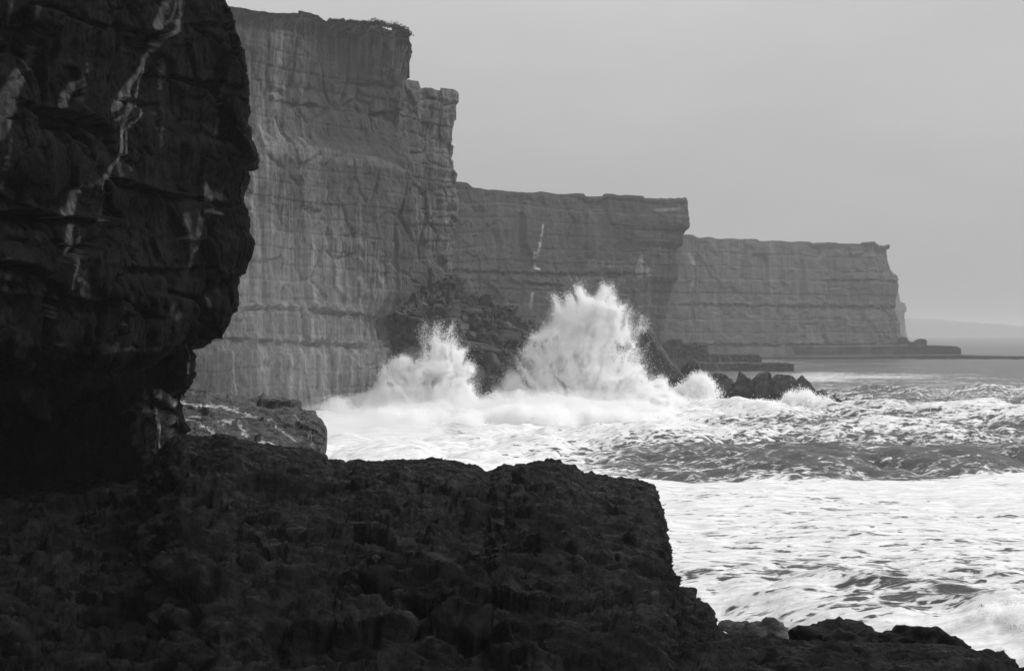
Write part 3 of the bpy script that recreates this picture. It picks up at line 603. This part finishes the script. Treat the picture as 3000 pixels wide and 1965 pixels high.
G = G + n_ * ((.10 * fbm(V * np.array([.6, 1, 1.4], np.float32) / .42, 6, .62, ridge=True, off=111.) - .16 * np.clip(pit - .35, 0, 1)).reshape(G.shape[:2]))[..., None]
PL = [([(500, 1655), (560, 1680), (600, 1730), (680, 1790), (760, 1830)], [24, 26, 22, 26, 14], .32), ([(400, 1620), (440, 1700)], [18, 22], .2), ([(830, 1660), (960, 1670)], [18, 20], .15), ([(1250, 1585), (1400, 1590)], [20, 18], .22), ([(120, 1490), (170, 1530)], [20, 18], .2),
      ([(1878, 1780), (1888, 1835)], [4, 8], .4), ([(1900, 1440), (1912, 1560), (1935, 1650)], 8, .15), ([(1000, 1935), (1150, 1915), (1250, 1960)], [14, 20, 12], .2), ([(1850, 1735), (1990, 1732)], 5, .2)]  # marks on the right-hand face paint its lit facet paler
tag(grid_mesh('rock_platform', G, M_plat, {'stain_and_lit': stain_and_lit_of(G.reshape(-1, 3), PL, 12, .6)}, flip=fl), 'dark pitted limestone platform filling the foreground', kind='structure')

# ------------------------------------------------------------------ boulders
import bmesh
def ico(sub):
    bm = bmesh.new(); bmesh.ops.create_icosphere(bm, subdivisions=sub, radius=1)
    V = np.array([v.co[:] for v in bm.verts]); F = [[v.index for v in f.verts] for f in bm.faces]; bm.free(); return V, F
ICO = {k: ico(k) for k in (3, 4, 5, 6)}
def boulder_mesh(name, seed, mat, sub=3, planes=12, noise=.035, soft=60., nfreq=2.2, knob=0.):
    r = np.random.default_rng(seed); V, F = ICO[sub]
    n = r.normal(size=(planes, 3)); n /= np.linalg.norm(n, axis=1, keepdims=True); h = r.uniform(.62, 1.0, planes)
    n = np.concatenate([n, np.array([[1, 0, 0], [-1, 0, 0], [0, 1, 0], [0, -1, 0], [0, 0, 1], [0, 0, -1.]])]); h = np.concatenate([h, r.uniform(.8, 1., 6)])
    q = np.clip(V @ n.T, 1e-3, None) / h                    # 1/r of each cutting plane
    rad = 1 / ((q ** soft).sum(1) ** (1 / soft))
    W = V * rad[:, None]
    if knob:
        hh, e, _ = facets(W * 2.6 + seed, seed=seed); W = W * (1 + knob * (.5 * sstep(0, .2, e) * (.6 + .4 * hh) + .9 * fbm(W * 2.6, 6, .6, ridge=True, off=seed)) - knob * .5)[:, None]
    W = W * (1 + noise * fbm(W * nfreq, 5, .55, off=seed * 1.3))[:, None]
    me = tri_mesh(name, W, F, mat, smooth=sub > 4)
    return me
VAR = [boulder_mesh('boulder', 100 + k, M_talus, 3, 9 + k % 5) for k in range(14)]
def place(me, name, loc, scale, rot, label, cat, group=None):
    o = bpy.data.objects.new(name, me); COL.objects.link(o); o.location = loc; o.scale = scale; o.rotation_euler = rot
    return tag(o, label, cat, group)

# rubble slope at the foot of the great wall
RIDGE = [(1080, 930), (1150, 905), (1240, 868), (1290, 842), (1322, 818), (1350, 842), (1378, 868), (1402, 885), (1440, 880), (1480, 900), (1520, 945), (1560, 960), (1600, 972), (1650, 990), (1720, 1000), (1800, 1010), (1850, 1020), (1890, 1045), (1940, 1085), (2000, 1116), (2060, 1122), (2120, 1130), (2200, 1134), (2280, 1140), (2340, 1152), (2385, 1168), (2425, 1182), (2470, 1184), (2500, 1192)]
def ridgeD(px): return np.interp(px, [1080, 1250, 1320, 1500, 1900, 2100, 2500], [352, 392, 402, 398, 392, 392, 388])
def footD(px): return np.interp(px, [1080, 1250, 1500, 1800, 2000, 2500], [342, 350, 356, 366, 374, 384])
K = []
for px, y in RIDGE:
    Dr, Df = ridgeD(px), footD(px); a = P(px, y, Dr)
    f = P(px, 0, Df); f[2] = -1.5
    pts = [a + np.array([0, 22, -a[2] - 1.]), a + np.array([0, 6, -2.]), a]
    for s in (.2, .4, .6, .8, 1.): 
        q = a * (1 - s) + f * s; q[2] += 2.0 * math.sin(math.pi * s) * (a[2] / 30.); pts.append(q)
    K.append(pts)
GT = loft(K, 420, 200, blur=1)
G, fl = relief(GT, 2.4, 5.0, None, .3, seed=61, warp=.2, crack=.7, squash=.7, small=.4)
G, _ = relief(G, .6, 1.9, None, .1, seed=63, warp=.2, crack=.8, squash=.7, flip=fl, small=.35, pill=.3)
tl = [([(1240, 885), (1300, 900)], 2.5, .7), ([(1250, 935), (1340, 960), (1390, 985)], 2., .5), ([(1290, 940), (1400, 1000)], 2, .5), ([(1320, 860), (1400, 920)], 2, .5), ([(1200, 935), (1235, 945)], 2, .6)]
tag(grid_mesh('rubble', G, M_talus, {'stain_and_lit': stain_and_lit_of(G.reshape(-1, 3), tl, 5, .3)}, flip=fl), 'slope of broken limestone rubble fallen at the foot of the great wall', kind='stuff')
GV = GT.reshape(GT.shape[0], GT.shape[1], 3)
r = np.random.default_rng(3)
SEG = [(1240, 'beside the huge dark block'), (1330, 'below the peak of the slope'), (1400, 'between the peak and the tilted block'), (1480, 'under the tilted square block'), (1565, 'below the peaked dark block'),
       (1950, ''), (2060, 'under the upright block by the wedge rock'), (2150, 'by the rounded first boulder of the bank'), (2210, 'by the sharp pointed boulder'), (2270, 'by the broad flat faced boulder'), (2340, 'by the largest block of the bank'), (2400, 'by the last pointed boulder')]
used = set()
for _ in range(1500):
    i = int(r.uniform(20, GT.shape[0] - 2)); j = int(r.uniform(50, GT.shape[1] - 18)); p = GT[i, j]
    px, row = CX + p[0] / p[1] * FOC, HOR + (EYE - p[2]) / p[1] * FOC
    if 1565 < px < 1950 or px > 2400 or row > 1178 or (px < 1400 and row > 1120): continue
    s = min(.5 * r.pareto(2.0) + .55, 2.6); a = r.uniform(.65, 1.35, 3)
    v = (j - 50) / (GT.shape[1] - 68); hw = ['on the crest', 'high on the slope', 'halfway down', 'low on the slope', 'near the water'][int(min(v, .999) * 5)]
    zw = 'large' if s > 1.7 else ('mid sized' if s > 1.05 else 'small'); sw = 'flat' if a[2] < .82 else ('upright' if a[2] > 1.15 else 'blocky')
    key = '%s %s boulder %s, %s' % (zw, sw, hw, next(t for x, t in SEG if px < x))
    if key in used: continue
    used.add(key)
    place(VAR[int(r.integers(14))], 'boulder', p + np.array([0, -.3, .15 * s]), (s * a[0] * 1.1, s * a[1] * 1.2, s * a[2] * .8), (r.uniform(-.5, .5), r.uniform(-.3, .9), r.uniform(0, 6.28)),
          key, 'boulder', 'boulders of the rubble slope' if px < 1950 else 'boulders of the low bank')

def wedge(name, pts, faces, mat, label, cat, seed, amp=.35, cuts=5):
    bm = bmesh.new(); vs = [bm.verts.new(p) for p in pts]
    for f in faces: bm.faces.new([vs[k] for k in f])
    bmesh.ops.triangulate(bm, faces=bm.faces[:])
    bmesh.ops.recalc_face_normals(bm, faces=bm.faces[:])
    bmesh.ops.bevel(bm, geom=bm.edges[:], offset=.25, segments=2, affect='EDGES', clamp_overlap=True)
    for _ in range(cuts): bmesh.ops.subdivide_edges(bm, edges=[e for e in bm.edges if e.calc_length() > .55], cuts=1, use_grid_fill=False); bmesh.ops.triangulate(bm, faces=[f for f in bm.faces if len(f.verts) > 4])
    bm.normal_update()
    me = bpy.data.meshes.new(name); bm.to_mesh(me); bm.free()
    n = len(me.vertices); co = np.empty(n * 3, np.float32); me.vertices.foreach_get('co', co); co = co.reshape(-1, 3)
    nn = np.empty(n * 3, np.float32); me.vertices.foreach_get('normal', nn); nn = nn.reshape(-1, 3)
    h, e, _ = facets(co / 2.6 + seed, seed=seed)
    d = amp * (h * .5 + .7 * fbm(co / 2.2, 5, .55, off=seed)) - amp * .7 * (1 - sstep(0, .08, e))
    co = co + nn * d[:, None]; me.vertices.foreach_set('co', co.ravel()); me.materials.append(mat)
    me.polygons.foreach_set('use_smooth', np.full(len(me.polygons), True)); me.update()
    o = bpy.data.objects.new(name, me); COL.objects.link(o)
    return tag(o, label, cat)
def prism(name, front, D, depth, mat, label, seed, back_shift=(0, 0), cat='boulder', amp=.35, cuts=5):
    n = len(front); a = [P(x, y, D) for x, y in front]; b = [P(x + back_shift[0], y + back_shift[1], D + depth) for x, y in front]
    F = [list(range(n)), list(range(2 * n - 1, n - 1, -1))] + [[k, k + n, (k + 1) % n + n, (k + 1) % n] for k in range(n)]
    return wedge(name, a + b, F, mat, label, cat, seed, amp, cuts)
prism('boulder', [(1880, 968), (1893, 968), (1935, 1030), (2003, 1108), (2008, 1135), (1990, 1200), (1800, 1200), (1822, 1090)], 376, 12, M_talus, 'tall dark wedge shaped rock pointing up right of the highest spray', 71, (15, 0))
prism('boulder', [(1098, 905), (1130, 900), (1160, 915), (1238, 938), (1256, 965), (1240, 1040), (1200, 1075), (1150, 1080), (1128, 1030), (1105, 1010), (1100, 960)], 352, 12, M_talus, 'huge dark block wedged between the great wall and the left spray plume', 72)
prism('boulder', [(1402, 872), (1432, 858), (1446, 880), (1462, 925), (1440, 950), (1400, 920)], 392, 7, M_talus, 'tilted square block standing up on the crest of the rubble slope', 73)
prism('boulder', [(1495, 952), (1518, 930), (1535, 932), (1552, 962), (1556, 1000), (1500, 1000)], 390, 8, M_talus, 'peaked dark block at the right end of the rubble crest beside the main plume', 74)
prism('boulder', [(1425, 955), (1460, 932), (1490, 950), (1520, 962), (1560, 980), (1570, 1010), (1500, 1030), (1430, 1010)], 384, 8, M_talus, 'broad dark boulder on the rubble slope left of the main plume', 75)
prism('boulder', [(1996, 1082), (2010, 1064), (2030, 1052), (2050, 1066), (2055, 1120), (1998, 1125)], 384, 8, M_talus, 'upright dark block beside the foot of the tall wedge rock', 76)
prism('boulder', [(2072, 1110), (2095, 1092), (2122, 1096), (2140, 1120), (2145, 1150), (2080, 1160)], 380, 7, M_talus, 'rounded boulder first in the row of the low bank', 77)
prism('boulder', [(2160, 1108), (2166, 1086), (2180, 1096), (2215, 1128), (2205, 1150), (2150, 1140)], 379, 6, M_talus, 'sharp pointed boulder leaning in the middle of the low bank', 78)
prism('boulder', [(2205, 1112), (2225, 1095), (2252, 1094), (2262, 1110), (2270, 1150), (2215, 1170)], 378, 7, M_talus, 'broad flat faced boulder between two pointed ones in the low bank', 79)
prism('boulder', [(2262, 1105), (2285, 1096), (2318, 1100), (2340, 1125), (2348, 1165), (2300, 1182), (2270, 1160)], 377, 7, M_talus, 'largest block of the low bank just left of its last pointed boulder', 80)
prism('boulder', [(2334, 1116), (2349, 1098), (2368, 1118), (2388, 1145), (2392, 1168), (2340, 1178)], 378, 6, M_talus, 'last pointed boulder at the seaward end of the low bank', 81)
prism('boulder', [(2370, 1160), (2385, 1146), (2402, 1146), (2415, 1168), (2400, 1185), (2370, 1185)], 380, 4, M_talus, 'small rounded rock at the tip of the low bank', 82, cuts=4)
prism('boulder', [(2415, 1172), (2430, 1164), (2452, 1166), (2470, 1178), (2485, 1185), (2480, 1198), (2410, 1198)], 384, 4, M_talus, 'low wave washed rock just off the tip of the bank', 83, cuts=4)
prism('boulder', [(2560, 1182), (2568, 1179), (2578, 1180), (2580, 1190), (2558, 1190)], 384, 2, M_talus, 'tiny dark rock awash alone in the open water', 84, cuts=3, amp=.1)
prism('boulder', [(2634, 990), (2645, 986), (2655, 989), (2662, 1000), (2680, 1004), (2680, 1016), (2625, 1016)], 1075, 10, M_cliff3, 'rounded boulder against the cliff foot on the far shelf', 85, cuts=4)
prism('boulder', [(2678, 1000), (2688, 993), (2710, 993), (2715, 999), (2714, 1015), (2672, 1015)], 1070, 10, M_cliff3, 'blocky boulder standing alone on the far raised shelf', 86, cuts=4)

prism('boulder', [(1296, 862), (1330, 846), (1362, 872), (1350, 900), (1310, 892)], 394, 5, M_talus, 'pale topped slab leaning just under the highest point of the rubble slope', 91)
prism('boulder', [(1240, 905), (1285, 890), (1318, 915), (1300, 945), (1248, 935)], 382, 5, M_talus, 'broad slab high on the rubble slope right of the huge dark block', 92)
prism('boulder', [(1345, 925), (1388, 905), (1412, 938), (1398, 968), (1352, 960)], 386, 5, M_talus, 'slanting slab halfway down the rubble slope between the two bursts of spray', 93)
prism('boulder', [(1395, 985), (1440, 965), (1478, 1000), (1462, 1040), (1402, 1030)], 378, 5, M_talus, 'large slab low on the rubble slope beside the left edge of the main burst', 94)
prism('boulder', [(1400, 1115), (1440, 1098), (1475, 1112), (1482, 1150), (1405, 1155)], 362, 5, M_talus, 'dark rounded rock in the gap between the two bursts of spray', 95)

# big knobby rocks along the bottom right, seen against the foam
def big_rock(px, py, D, w_, h_, dp, seed, label, mat=M_plat, sub=6, knob=.14, rz=0., planes=14, attr=None, noise=.17):
    me = boulder_mesh('boulder', seed, mat, 5, planes, noise, 10., 1.8, knob)
    s = D / FOC
    o = place(me, 'boulder', P(px, py, D), (w_ / 2 * s, dp, h_ / 2 * s), (0, 0, rz), label, 'boulder')
    return o
big_rock(2470, 1922, 44.5, 350, 225, 1.6, 201, 'large dark knobby rock in the bottom row, left of its saddle')
big_rock(2700, 1930, 44.0, 370, 235, 1.6, 202, 'broad dark knobby rock in the bottom row, right of its saddle')
big_rock(2875, 1982, 43.0, 230, 215, 1.4, 203, 'sloping dark rock at the far right end of the bottom row')
big_rock(2285, 1950, 43.5, 210, 180, 1.3, 204, 'low dark rock in the gap left of the large knobby rock')
big_rock(2090, 1945, 44.0, 300, 180, 1.5, 205, 'dark rounded rock where the platform runs down to the right')
big_rock(1990, 1835, 47.2, 200, 200, 1.2, 206, 'cracked dark block below the platform corner', knob=.12)
er = boulder_mesh('boulder', 207, M_talus, 5, 12, .12, 10., 1.8, .14)
V_ = np.empty(len(er.vertices) * 3, np.float32); er.vertices.foreach_get('co', V_)
o = place(er, 'boulder', P(2250, 1866, 89), (1.7, 1.3, 1.15), (0, 0, .4), 'domed rock awash behind the platform with water draining down its side', 'boulder')
er2 = boulder_mesh('boulder', 208, M_talus, 5, 12, .12, 10., 1.8, .14)
o = place(er2, 'boulder', P(2150, 1868, 91), (1.5, 1.3, .85), (0, 0, 1.1), 'flat topped rock awash beside the domed one', 'boulder')

# ------------------------------------------------------------------ scrub along the rim
mt = bpy.data.materials.new("scrub"); mt.use_nodes = True; mt.node_tree.nodes['Principled BSDF'].inputs['Base Color'].default_value = G4(.035)
mt.node_tree.nodes['Principled BSDF'].inputs['Roughness'].default_value = .9
top = [(960, 58), (1000, 62), (1050, 66), (1110, 70), (1160, 80), (1185, 92), (1200, 105)]
r = np.random.default_rng(9); Vs, Fs = [], []
for c in range(95):
    px = 962 + 236 * r.random() ** .75; y = np.interp(px, *zip(*top)); D = np.interp(px, [960, 1200], [322, 336]) + r.uniform(0, 3)
    c0 = P(px, y + 3, D); sz = r.uniform(.3, .95) * (1.2 if px > 1080 else .7)
    for k in range(60):
        d = r.normal(size=3); d /= np.linalg.norm(d); d[2] = abs(d[2]) * 1.1
        q = c0 + d * sz * r.uniform(.3, 1.15); a = r.normal(size=3) * .14; b = r.normal(size=3) * .14
        n = len(Vs); Vs += [q - a, q + a, q + b]; Fs.append((n, n + 1, n + 2))
me = tri_mesh('scrub', Vs, Fs, mt); o = bpy.data.objects.new('scrub', me); COL.objects.link(o)
tag(o, 'ragged fringe of low scrub along the rim of the great wall', kind='stuff')

# ------------------------------------------------------------------ spray
ms_ = bpy.data.materials.new("spray droplets"); ms_.use_nodes = True; t = ms_.node_tree; t.nodes.clear()
o1 = t.nodes.new('ShaderNodeOutputMaterial'); d1 = t.nodes.new('ShaderNodeBsdfDiffuse'); d2 = t.nodes.new('ShaderNodeBsdfTranslucent'); mm = t.nodes.new('ShaderNodeMixShader')
d1.inputs[0].default_value = G4(.99); d2.inputs[0].default_value = G4(.99); mm.inputs[0].default_value = .45
t.links.new(d1.outputs[0], mm.inputs[1]); t.links.new(d2.outputs[0], mm.inputs[2]); t.links.new(mm.outputs[0], o1.inputs[0])
gn = bpy.data.node_groups.new('droplets', 'GeometryNodeTree')
gn.interface.new_socket('Geometry', in_out='INPUT', socket_type='NodeSocketGeometry'); gn.interface.new_socket('Geometry', in_out='OUTPUT', socket_type='NodeSocketGeometry')
gi = gn.nodes.new('NodeGroupInput'); go = gn.nodes.new('NodeGroupOutput'); mp_ = gn.nodes.new('GeometryNodeMeshToPoints'); na = gn.nodes.new('GeometryNodeInputNamedAttribute'); na.data_type = 'FLOAT'; na.inputs[0].default_value = 'size'
sm_ = gn.nodes.new('GeometryNodeSetMaterial'); sm_.inputs['Material'].default_value = ms_
gn.links.new(gi.outputs[0], mp_.inputs[0]); gn.links.new(na.outputs[0], mp_.inputs['Radius']); gn.links.new(mp_.outputs[0], sm_.inputs[0]); gn.links.new(sm_.outputs[0], go.inputs[0])

def spray(name, V, R, label):
    me = bpy.data.meshes.new(name); me.vertices.add(len(V)); me.vertices.foreach_set('co', V.astype(np.float32).ravel())
    at = me.attributes.new('size', 'FLOAT', 'POINT'); at.data.foreach_set('value', R.astype(np.float32)); me.materials.append(ms_)
    o = bpy.data.objects.new(name, me); COL.objects.link(o)
    md = o.modifiers.new('droplets', 'NODES'); md.node_group = gn
    return tag(o, label, kind='stuff')

def jets(base, tips, D, n, wb, wt, depth, rs, seed, k=.9, warp=(2.2, .8, .3), clump=.35, base_spread=(60, 12), bend=0.):
    """Ballistic bursts from a base (px,row) out to each tip (px,row,weight)."""
    r = np.random.default_rng(seed); Vs = []
    sub = []
    for t_ in tips:                                     # every burst splits into ragged fingers
        sub.append(t_)
        for _ in range(4):
            dx_, dy_ = t_[0] - base[0], t_[1] - base[1]; ln = math.hypot(dx_, dy_); e = r.normal(0, .75 * wt * 1.3); f_ = 1 - abs(r.normal(0, .10))
            sub.append((base[0] + dx_ * f_ - dy_ / ln * e, base[1] + dy_ * f_ + dx_ / ln * e, (t_[2] if len(t_) > 2 else 1.) * .8))
    tips = sub
    tw = np.array([t[2] if len(t) > 2 else 1. for t in tips], float); cnt = (n * tw / tw.sum()).astype(int)
    sc_ = D / FOC; Xs = []; Ys = []
    for (tip, c) in zip(tips, cnt):
        b0 = np.array([base[0] + (tip[0] - base[0]) * .25, base[1]])
        th = r.beta(1.25, 1.15, c)
        bx = b0[0] + r.normal(0, base_spread[0], c) * (1 - th) ** 1.2; by = b0[1] + r.normal(0, base_spread[1], c) * (1 - th)
        x = bx + (tip[0] - bx) * th + bend * th * (1 - th); y = by + (tip[1] - by) * (1 - (1 - th) ** 1.5)
        wd = (wb * (1 - th) ** .8 + wt * th)
        hz_ = np.exp(r.normal(0, .25, c)); x = x + r.normal(0, 1, c) * wd * .42 * hz_; y = y + r.normal(0, 1, c) * wd * .5 * hz_; Xs.append(x); Ys.append(y)
        dd = r.normal(0, 1, c) * (depth * (1 - th) ** .7 + .5)
        Vs.append(np.stack([(x - CX) * sc_, D + dd, EYE - (y - HOR) * sc_], 1))
    V = np.concatenate(Vs); X_ = np.concatenate(Xs); Y_ = np.concatenate(Ys)
    ang = np.arctan2(X_ - base[0], base[1] + 60 - Y_); rad = np.hypot(X_ - base[0], base[1] + 60 - Y_)
    st = fbm(np.stack([ang * 13., rad / 95., V[:, 1] / 2.6], 1), 4, .6, off=seed + 4.)
    cl = fbm(V / 3.2, 3, off=seed + 8.)
    keep = r.random(len(V)) < np.clip(.50 + clump * (st * 1.5 + cl * 1.1), .015, 1)
    V = V[keep]
    V = V + vfbm(V / 7., 2, seed * 1.) * warp[0] * .6 + vfbm(V / 2.2, 2, seed * 2.) * warp[1] + r.normal(0, 1, (len(V), 3)) * warp[2]
    V = V[V[:, 2] > -.3]
    return V, rs[0] + (rs[1] - rs[0]) * r.random(len(V)) ** 2
main_tips = [(1718, 815, .12), (1708, 846, 1.), (1728, 862, 1.), (1771, 842, 1.2), (1758, 868, 1.), (1785, 872, .8), (1800, 905, 1), (1824, 938, .8), (1840, 985, .7), (1656, 888, .9), (1668, 905, .8), (1612, 886, .9), (1628, 912, .8), (1690, 900, 1), (1645, 930, 1), (1572, 978, .8), (1600, 950, .8),
             (1536, 1032, .8), (1522, 1068, .8), (1490, 1104, .8), (1442, 1158, 1.), (1465, 1135, 1.), (1450, 1190, 1.), (1500, 1165, 1.), (1560, 1010, .8), (1876, 924, .2), (1866, 955, .2), (1850, 1000, .3), (1868, 1040, .15), (1740, 930, 1.2), (1780, 960, 1.2), (1700, 960, 1.2), (1820, 1040, 1.2), (1640, 1040, 1.2), (1925, 1165, 1.3), (1895, 1125, .8), (1950, 1180, 1.), (1860, 1090, 1.), (1850, 1140, 1.4), (1500, 1125, 1.2), (1455, 1165, 1.2), (1420, 1190, 1.), (1480, 1190, 1.2), (1540, 1080, 1.2), (1560, 1140, 1.3)]
main_tips = [(1700 + (t[0] - 1700) * 1.07,) + tuple(t[1:]) for t in main_tips]
V, R = jets((1700, 1250), main_tips, 350, 3600000, 50, 16, 3.4, (.018, .048), 301, base_spread=(125, 16), warp=(2.0, .55, .05), clump=.72)
spray('sea_spray', V, R, 'tallest white burst of spray breaking over the rocks in the centre')
left_tips = [(1287, 948, .25), (1284, 990, .7), (1333, 955, .3), (1330, 992, .7), (1345, 1000, .8), (1368, 1022, .7), (1382, 1060, .8), (1300, 1015, 1.), (1262, 1045, .8), (1385, 1110, .8), (1370, 1160, .8), (1225, 1062, .8), (1195, 1056, .9), (1160, 1058, .9), (1142, 1080, .8), (1112, 1106, .8), (1095, 1140, .8), (1088, 1160, .6), (1240, 1090, 1), (1180, 1100, 1), (1300, 1080, 1.2), (1330, 1100, 1.), (1120, 1140, 1.2), (1085, 1180, 1.), (1150, 1110, 1.1), (1050, 1205, 1.), (1400, 1180, 1.), (1390, 1140, .8), (1210, 1080, 1.)]
V, R = jets((1235, 1262), left_tips, 326, 2300000, 44, 15, 3.0, (.018, .046), 302, base_spread=(105, 16), warp=(1.8, .5, .05), clump=.72)
spray('sea_spray', V, R, 'shorter twin pointed burst of spray left of the tallest one')
def bank(pts, D, n, hgt, rs, seed, depth=4., nb=60):
    """A low boiling line of small bursts along (px, row of the top)."""
    r = np.random.default_rng(seed); Vs = []; sc_ = D / FOC; yb = HOR + EYE / D * FOC
    for k in range(nb):
        x0 = r.uniform(pts[0][0], pts[-1][0]); yt = np.interp(x0, *zip(*pts)); c = int(n / nb * r.uniform(.4, 1.6)); h = (yb - yt) * r.uniform(.45, 1.15)
        th = r.beta(1, 1.5, c); x = x0 + r.normal(0, 1, c) * (26 * (1 - th) + 12) + r.uniform(-20, 20) * th; y = yb + 6 - (h + 6) * (1 - (1 - th) ** 1.5) + r.normal(0, 5, c)
        d = D + r.uniform(-depth, depth) + r.normal(0, 1.4, c); Vs.append(np.stack([(x - CX) * sc_, d, EYE - (y - HOR) * sc_], 1))
    V = np.concatenate(Vs)
    V = V + vfbm(V / 3., 2, seed * 1.) * hgt * .35 + r.normal(0, .12, (len(V), 3)); V = V[V[:, 2] > -.3]
    return V, rs[0] + (rs[1] - rs[0]) * r.random(len(V)) ** 2
V1, R1 = bank([(905, 1222), (935, 1200), (980, 1195), (1040, 1208), (1100, 1185), (1200, 1180), (1380, 1165), (1430, 1178), (1480, 1145), (1560, 1160), (1700, 1170), (1880, 1190), (1960, 1195)], 324, 420000, 2.2, (.035, .08), 303, depth=7., nb=90)
V2, R2 = jets((965, 1225), [(925, 1196, 1), (945, 1182, 1), (965, 1178, 1), (985, 1184, 1), (1005, 1190, .8), (1012, 1205, .8), (950, 1200, 1)], 319, 20000, 12, 10, 1.5, (.03, .07), 304, base_spread=(30, 5), warp=(1.5, .9, .5))
V3, R3 = bank([(900, 1250), (1000, 1225), (1100, 1205), (1250, 1200), (1330, 1215), (1450, 1195), (1560, 1190), (1700, 1195), (1800, 1205), (1900, 1215), (1960, 1228)], 298, 420000, 1.8, (.03, .07), 313, depth=9., nb=110)
spray('sea_spray', np.concatenate([V1, V2, V3]), np.concatenate([R1, R2, R3]), 'low boiling bank of white spray along the foot of the great wall')
V1, R1 = jets((2030, 1185), [(2045, 1104, .5), (2030, 1112, .8), (2058, 1112, .8), (2075, 1130, .7), (2010, 1128, .8), (1985, 1140, .8), (2085, 1150, .5), (2040, 1135, 1), (1960, 1165, .8)], 368, 110000, 18, 12, 1.6, (.035, .08), 305, base_spread=(40, 8), warp=(1.6, .8, .4))
V2, R2 = bank([(1860, 1150), (1900, 1140), (1925, 1115), (1950, 1150), (2010, 1165), (2100, 1188), (2160, 1190), (2230, 1184), (2300, 1194)], 362, 150000, 1.6, (.035, .08), 306, depth=2.5, nb=40)
V3, R3 = jets((1920, 1205), [(1925, 1110, 1), (1905, 1124, 1), (1945, 1134, 1), (1885, 1142, 1), (1965, 1158, .8), (1930, 1150, 1)], 358, 110000, 20, 12, 1.6, (.03, .06), 315, base_spread=(36, 8), warp=(1.4, .6, .1))
spray('sea_spray', np.concatenate([V1, V2, V3]), np.concatenate([R1, R2, R3]), 'small fan of spray in front of the boulders right of the wedge rock')
V, R = jets((2335, 1200), [(2310, 1156, 1), (2330, 1154, 1), (2350, 1156, 1), (2372, 1162, .8), (2300, 1170, 1), (2395, 1172, .8), (2440, 1180, .6)], 366, 60000, 14, 9, 1.6, (.035, .08), 307, base_spread=(45, 5), warp=(1.2, .6, .3))
spray('sea_spray', V, R, 'low wash of spray at the seaward tip of the boulders')
V1, R1 = jets((2910, 1905), [(2880, 1800, 1), (2905, 1792, 1), (2930, 1808, 1), (2860, 1830, .8), (2960, 1835, 1), (2840, 1850, .8), (2900, 1830, 1), (2990, 1850, .8)], 91, 260000, 30, 13, .8, (.010, .024), 308, base_spread=(40, 10), warp=(.7, .35, .15), clump=.5)
V2, R2 = jets((3000, 1920), [(2975, 1830, 1), (3000, 1810, 1), (3020, 1815, 1), (2960, 1860, 1), (2980, 1880, 1), (3040, 1830, 1)], 89, 240000, 30, 13, .8, (.010, .024), 309, base_spread=(50, 12), warp=(.7, .35, .15), clump=.5)
spray('sea_spray', np.concatenate([V1, V2]), np.concatenate([R1, R2]), 'white wave breaking at the right edge beyond the knobby rocks')

# ------------------------------------------------------------------ mist blown off the breaking waves
def mist(px, y, D, sx, sy_, sz, dens, seed, label):
    V, F = ICO[4]; W = V * (1 + .22 * fbm(V * 1.6, 4, off=seed))[:, None]; c = P(px, y, D)
    W = W * np.array([sx, sy_, sz]) + c; W[:, 2] = np.maximum(W[:, 2], .4)
    m = bpy.data.materials.new('drifting mist'); m.use_nodes = True; t = m.node_tree; t.nodes.clear()
    o1 = t.nodes.new('ShaderNodeOutputMaterial'); pv = t.nodes.new('ShaderNodeVolumePrincipled'); pv.inputs['Color'].default_value = G4(.97); pv.inputs['Density'].default_value = dens; pv.inputs['Anisotropy'].default_value = .1
    t.links.new(pv.outputs[0], o1.inputs['Volume'])
    o = bpy.data.objects.new('mist', tri_mesh('mist', W, F, m, True)); COL.objects.link(o); tag(o, label, kind='stuff')
mist(1190, 1240, 306, 25, 16, 6.2, .028, 1., 'low mist over the white water along the foot of the great wall')
mist(1060, 1290, 262, 15, 20, 4.5, .045, 6., 'ground mist over the foam just beyond the pale terrace')
mist(1650, 1235, 312, 22, 16, 6.5, .03, 2., 'low mist over the white water below the tallest spray')
mist(1700, 1080, 350, 11, 6, 12, .022, 4., 'fine mist hanging round the tallest burst of spray')
mist(1265, 1140, 326, 10, 5, 8.5, .022, 5., 'fine mist hanging round the shorter burst of spray')
mist(760, 1050, 296, 24, 14, 26, .0035, 3., 'thin mist drifting up the left part of the great wall')

# ------------------------------------------------------------------ sea air
bm = bmesh.new(); bmesh.ops.create_cube(bm, size=1)
for v in bm.verts: v.co = (v.co.x * 66000, v.co.y * 34000 + 15000, v.co.z * 100 + 46)
me = bpy.data.meshes.new('haze'); bm.to_mesh(me); bm.free()
mh = bpy.data.materials.new('sea air'); mh.use_nodes = True; t = mh.node_tree; t.nodes.clear()
o1 = t.nodes.new('ShaderNodeOutputMaterial'); pv = t.nodes.new('ShaderNodeVolumePrincipled')
pv.inputs['Color'].default_value = G4(.80); pv.inputs['Density'].default_value = 1.9e-4; pv.inputs['Anisotropy'].default_value = .1
t.links.new(pv.outputs[0], o1.inputs['Volume']); me.materials.append(mh)
o = bpy.data.objects.new('haze', me); COL.objects.link(o); tag(o, 'pale sea haze between the headlands', kind='stuff')
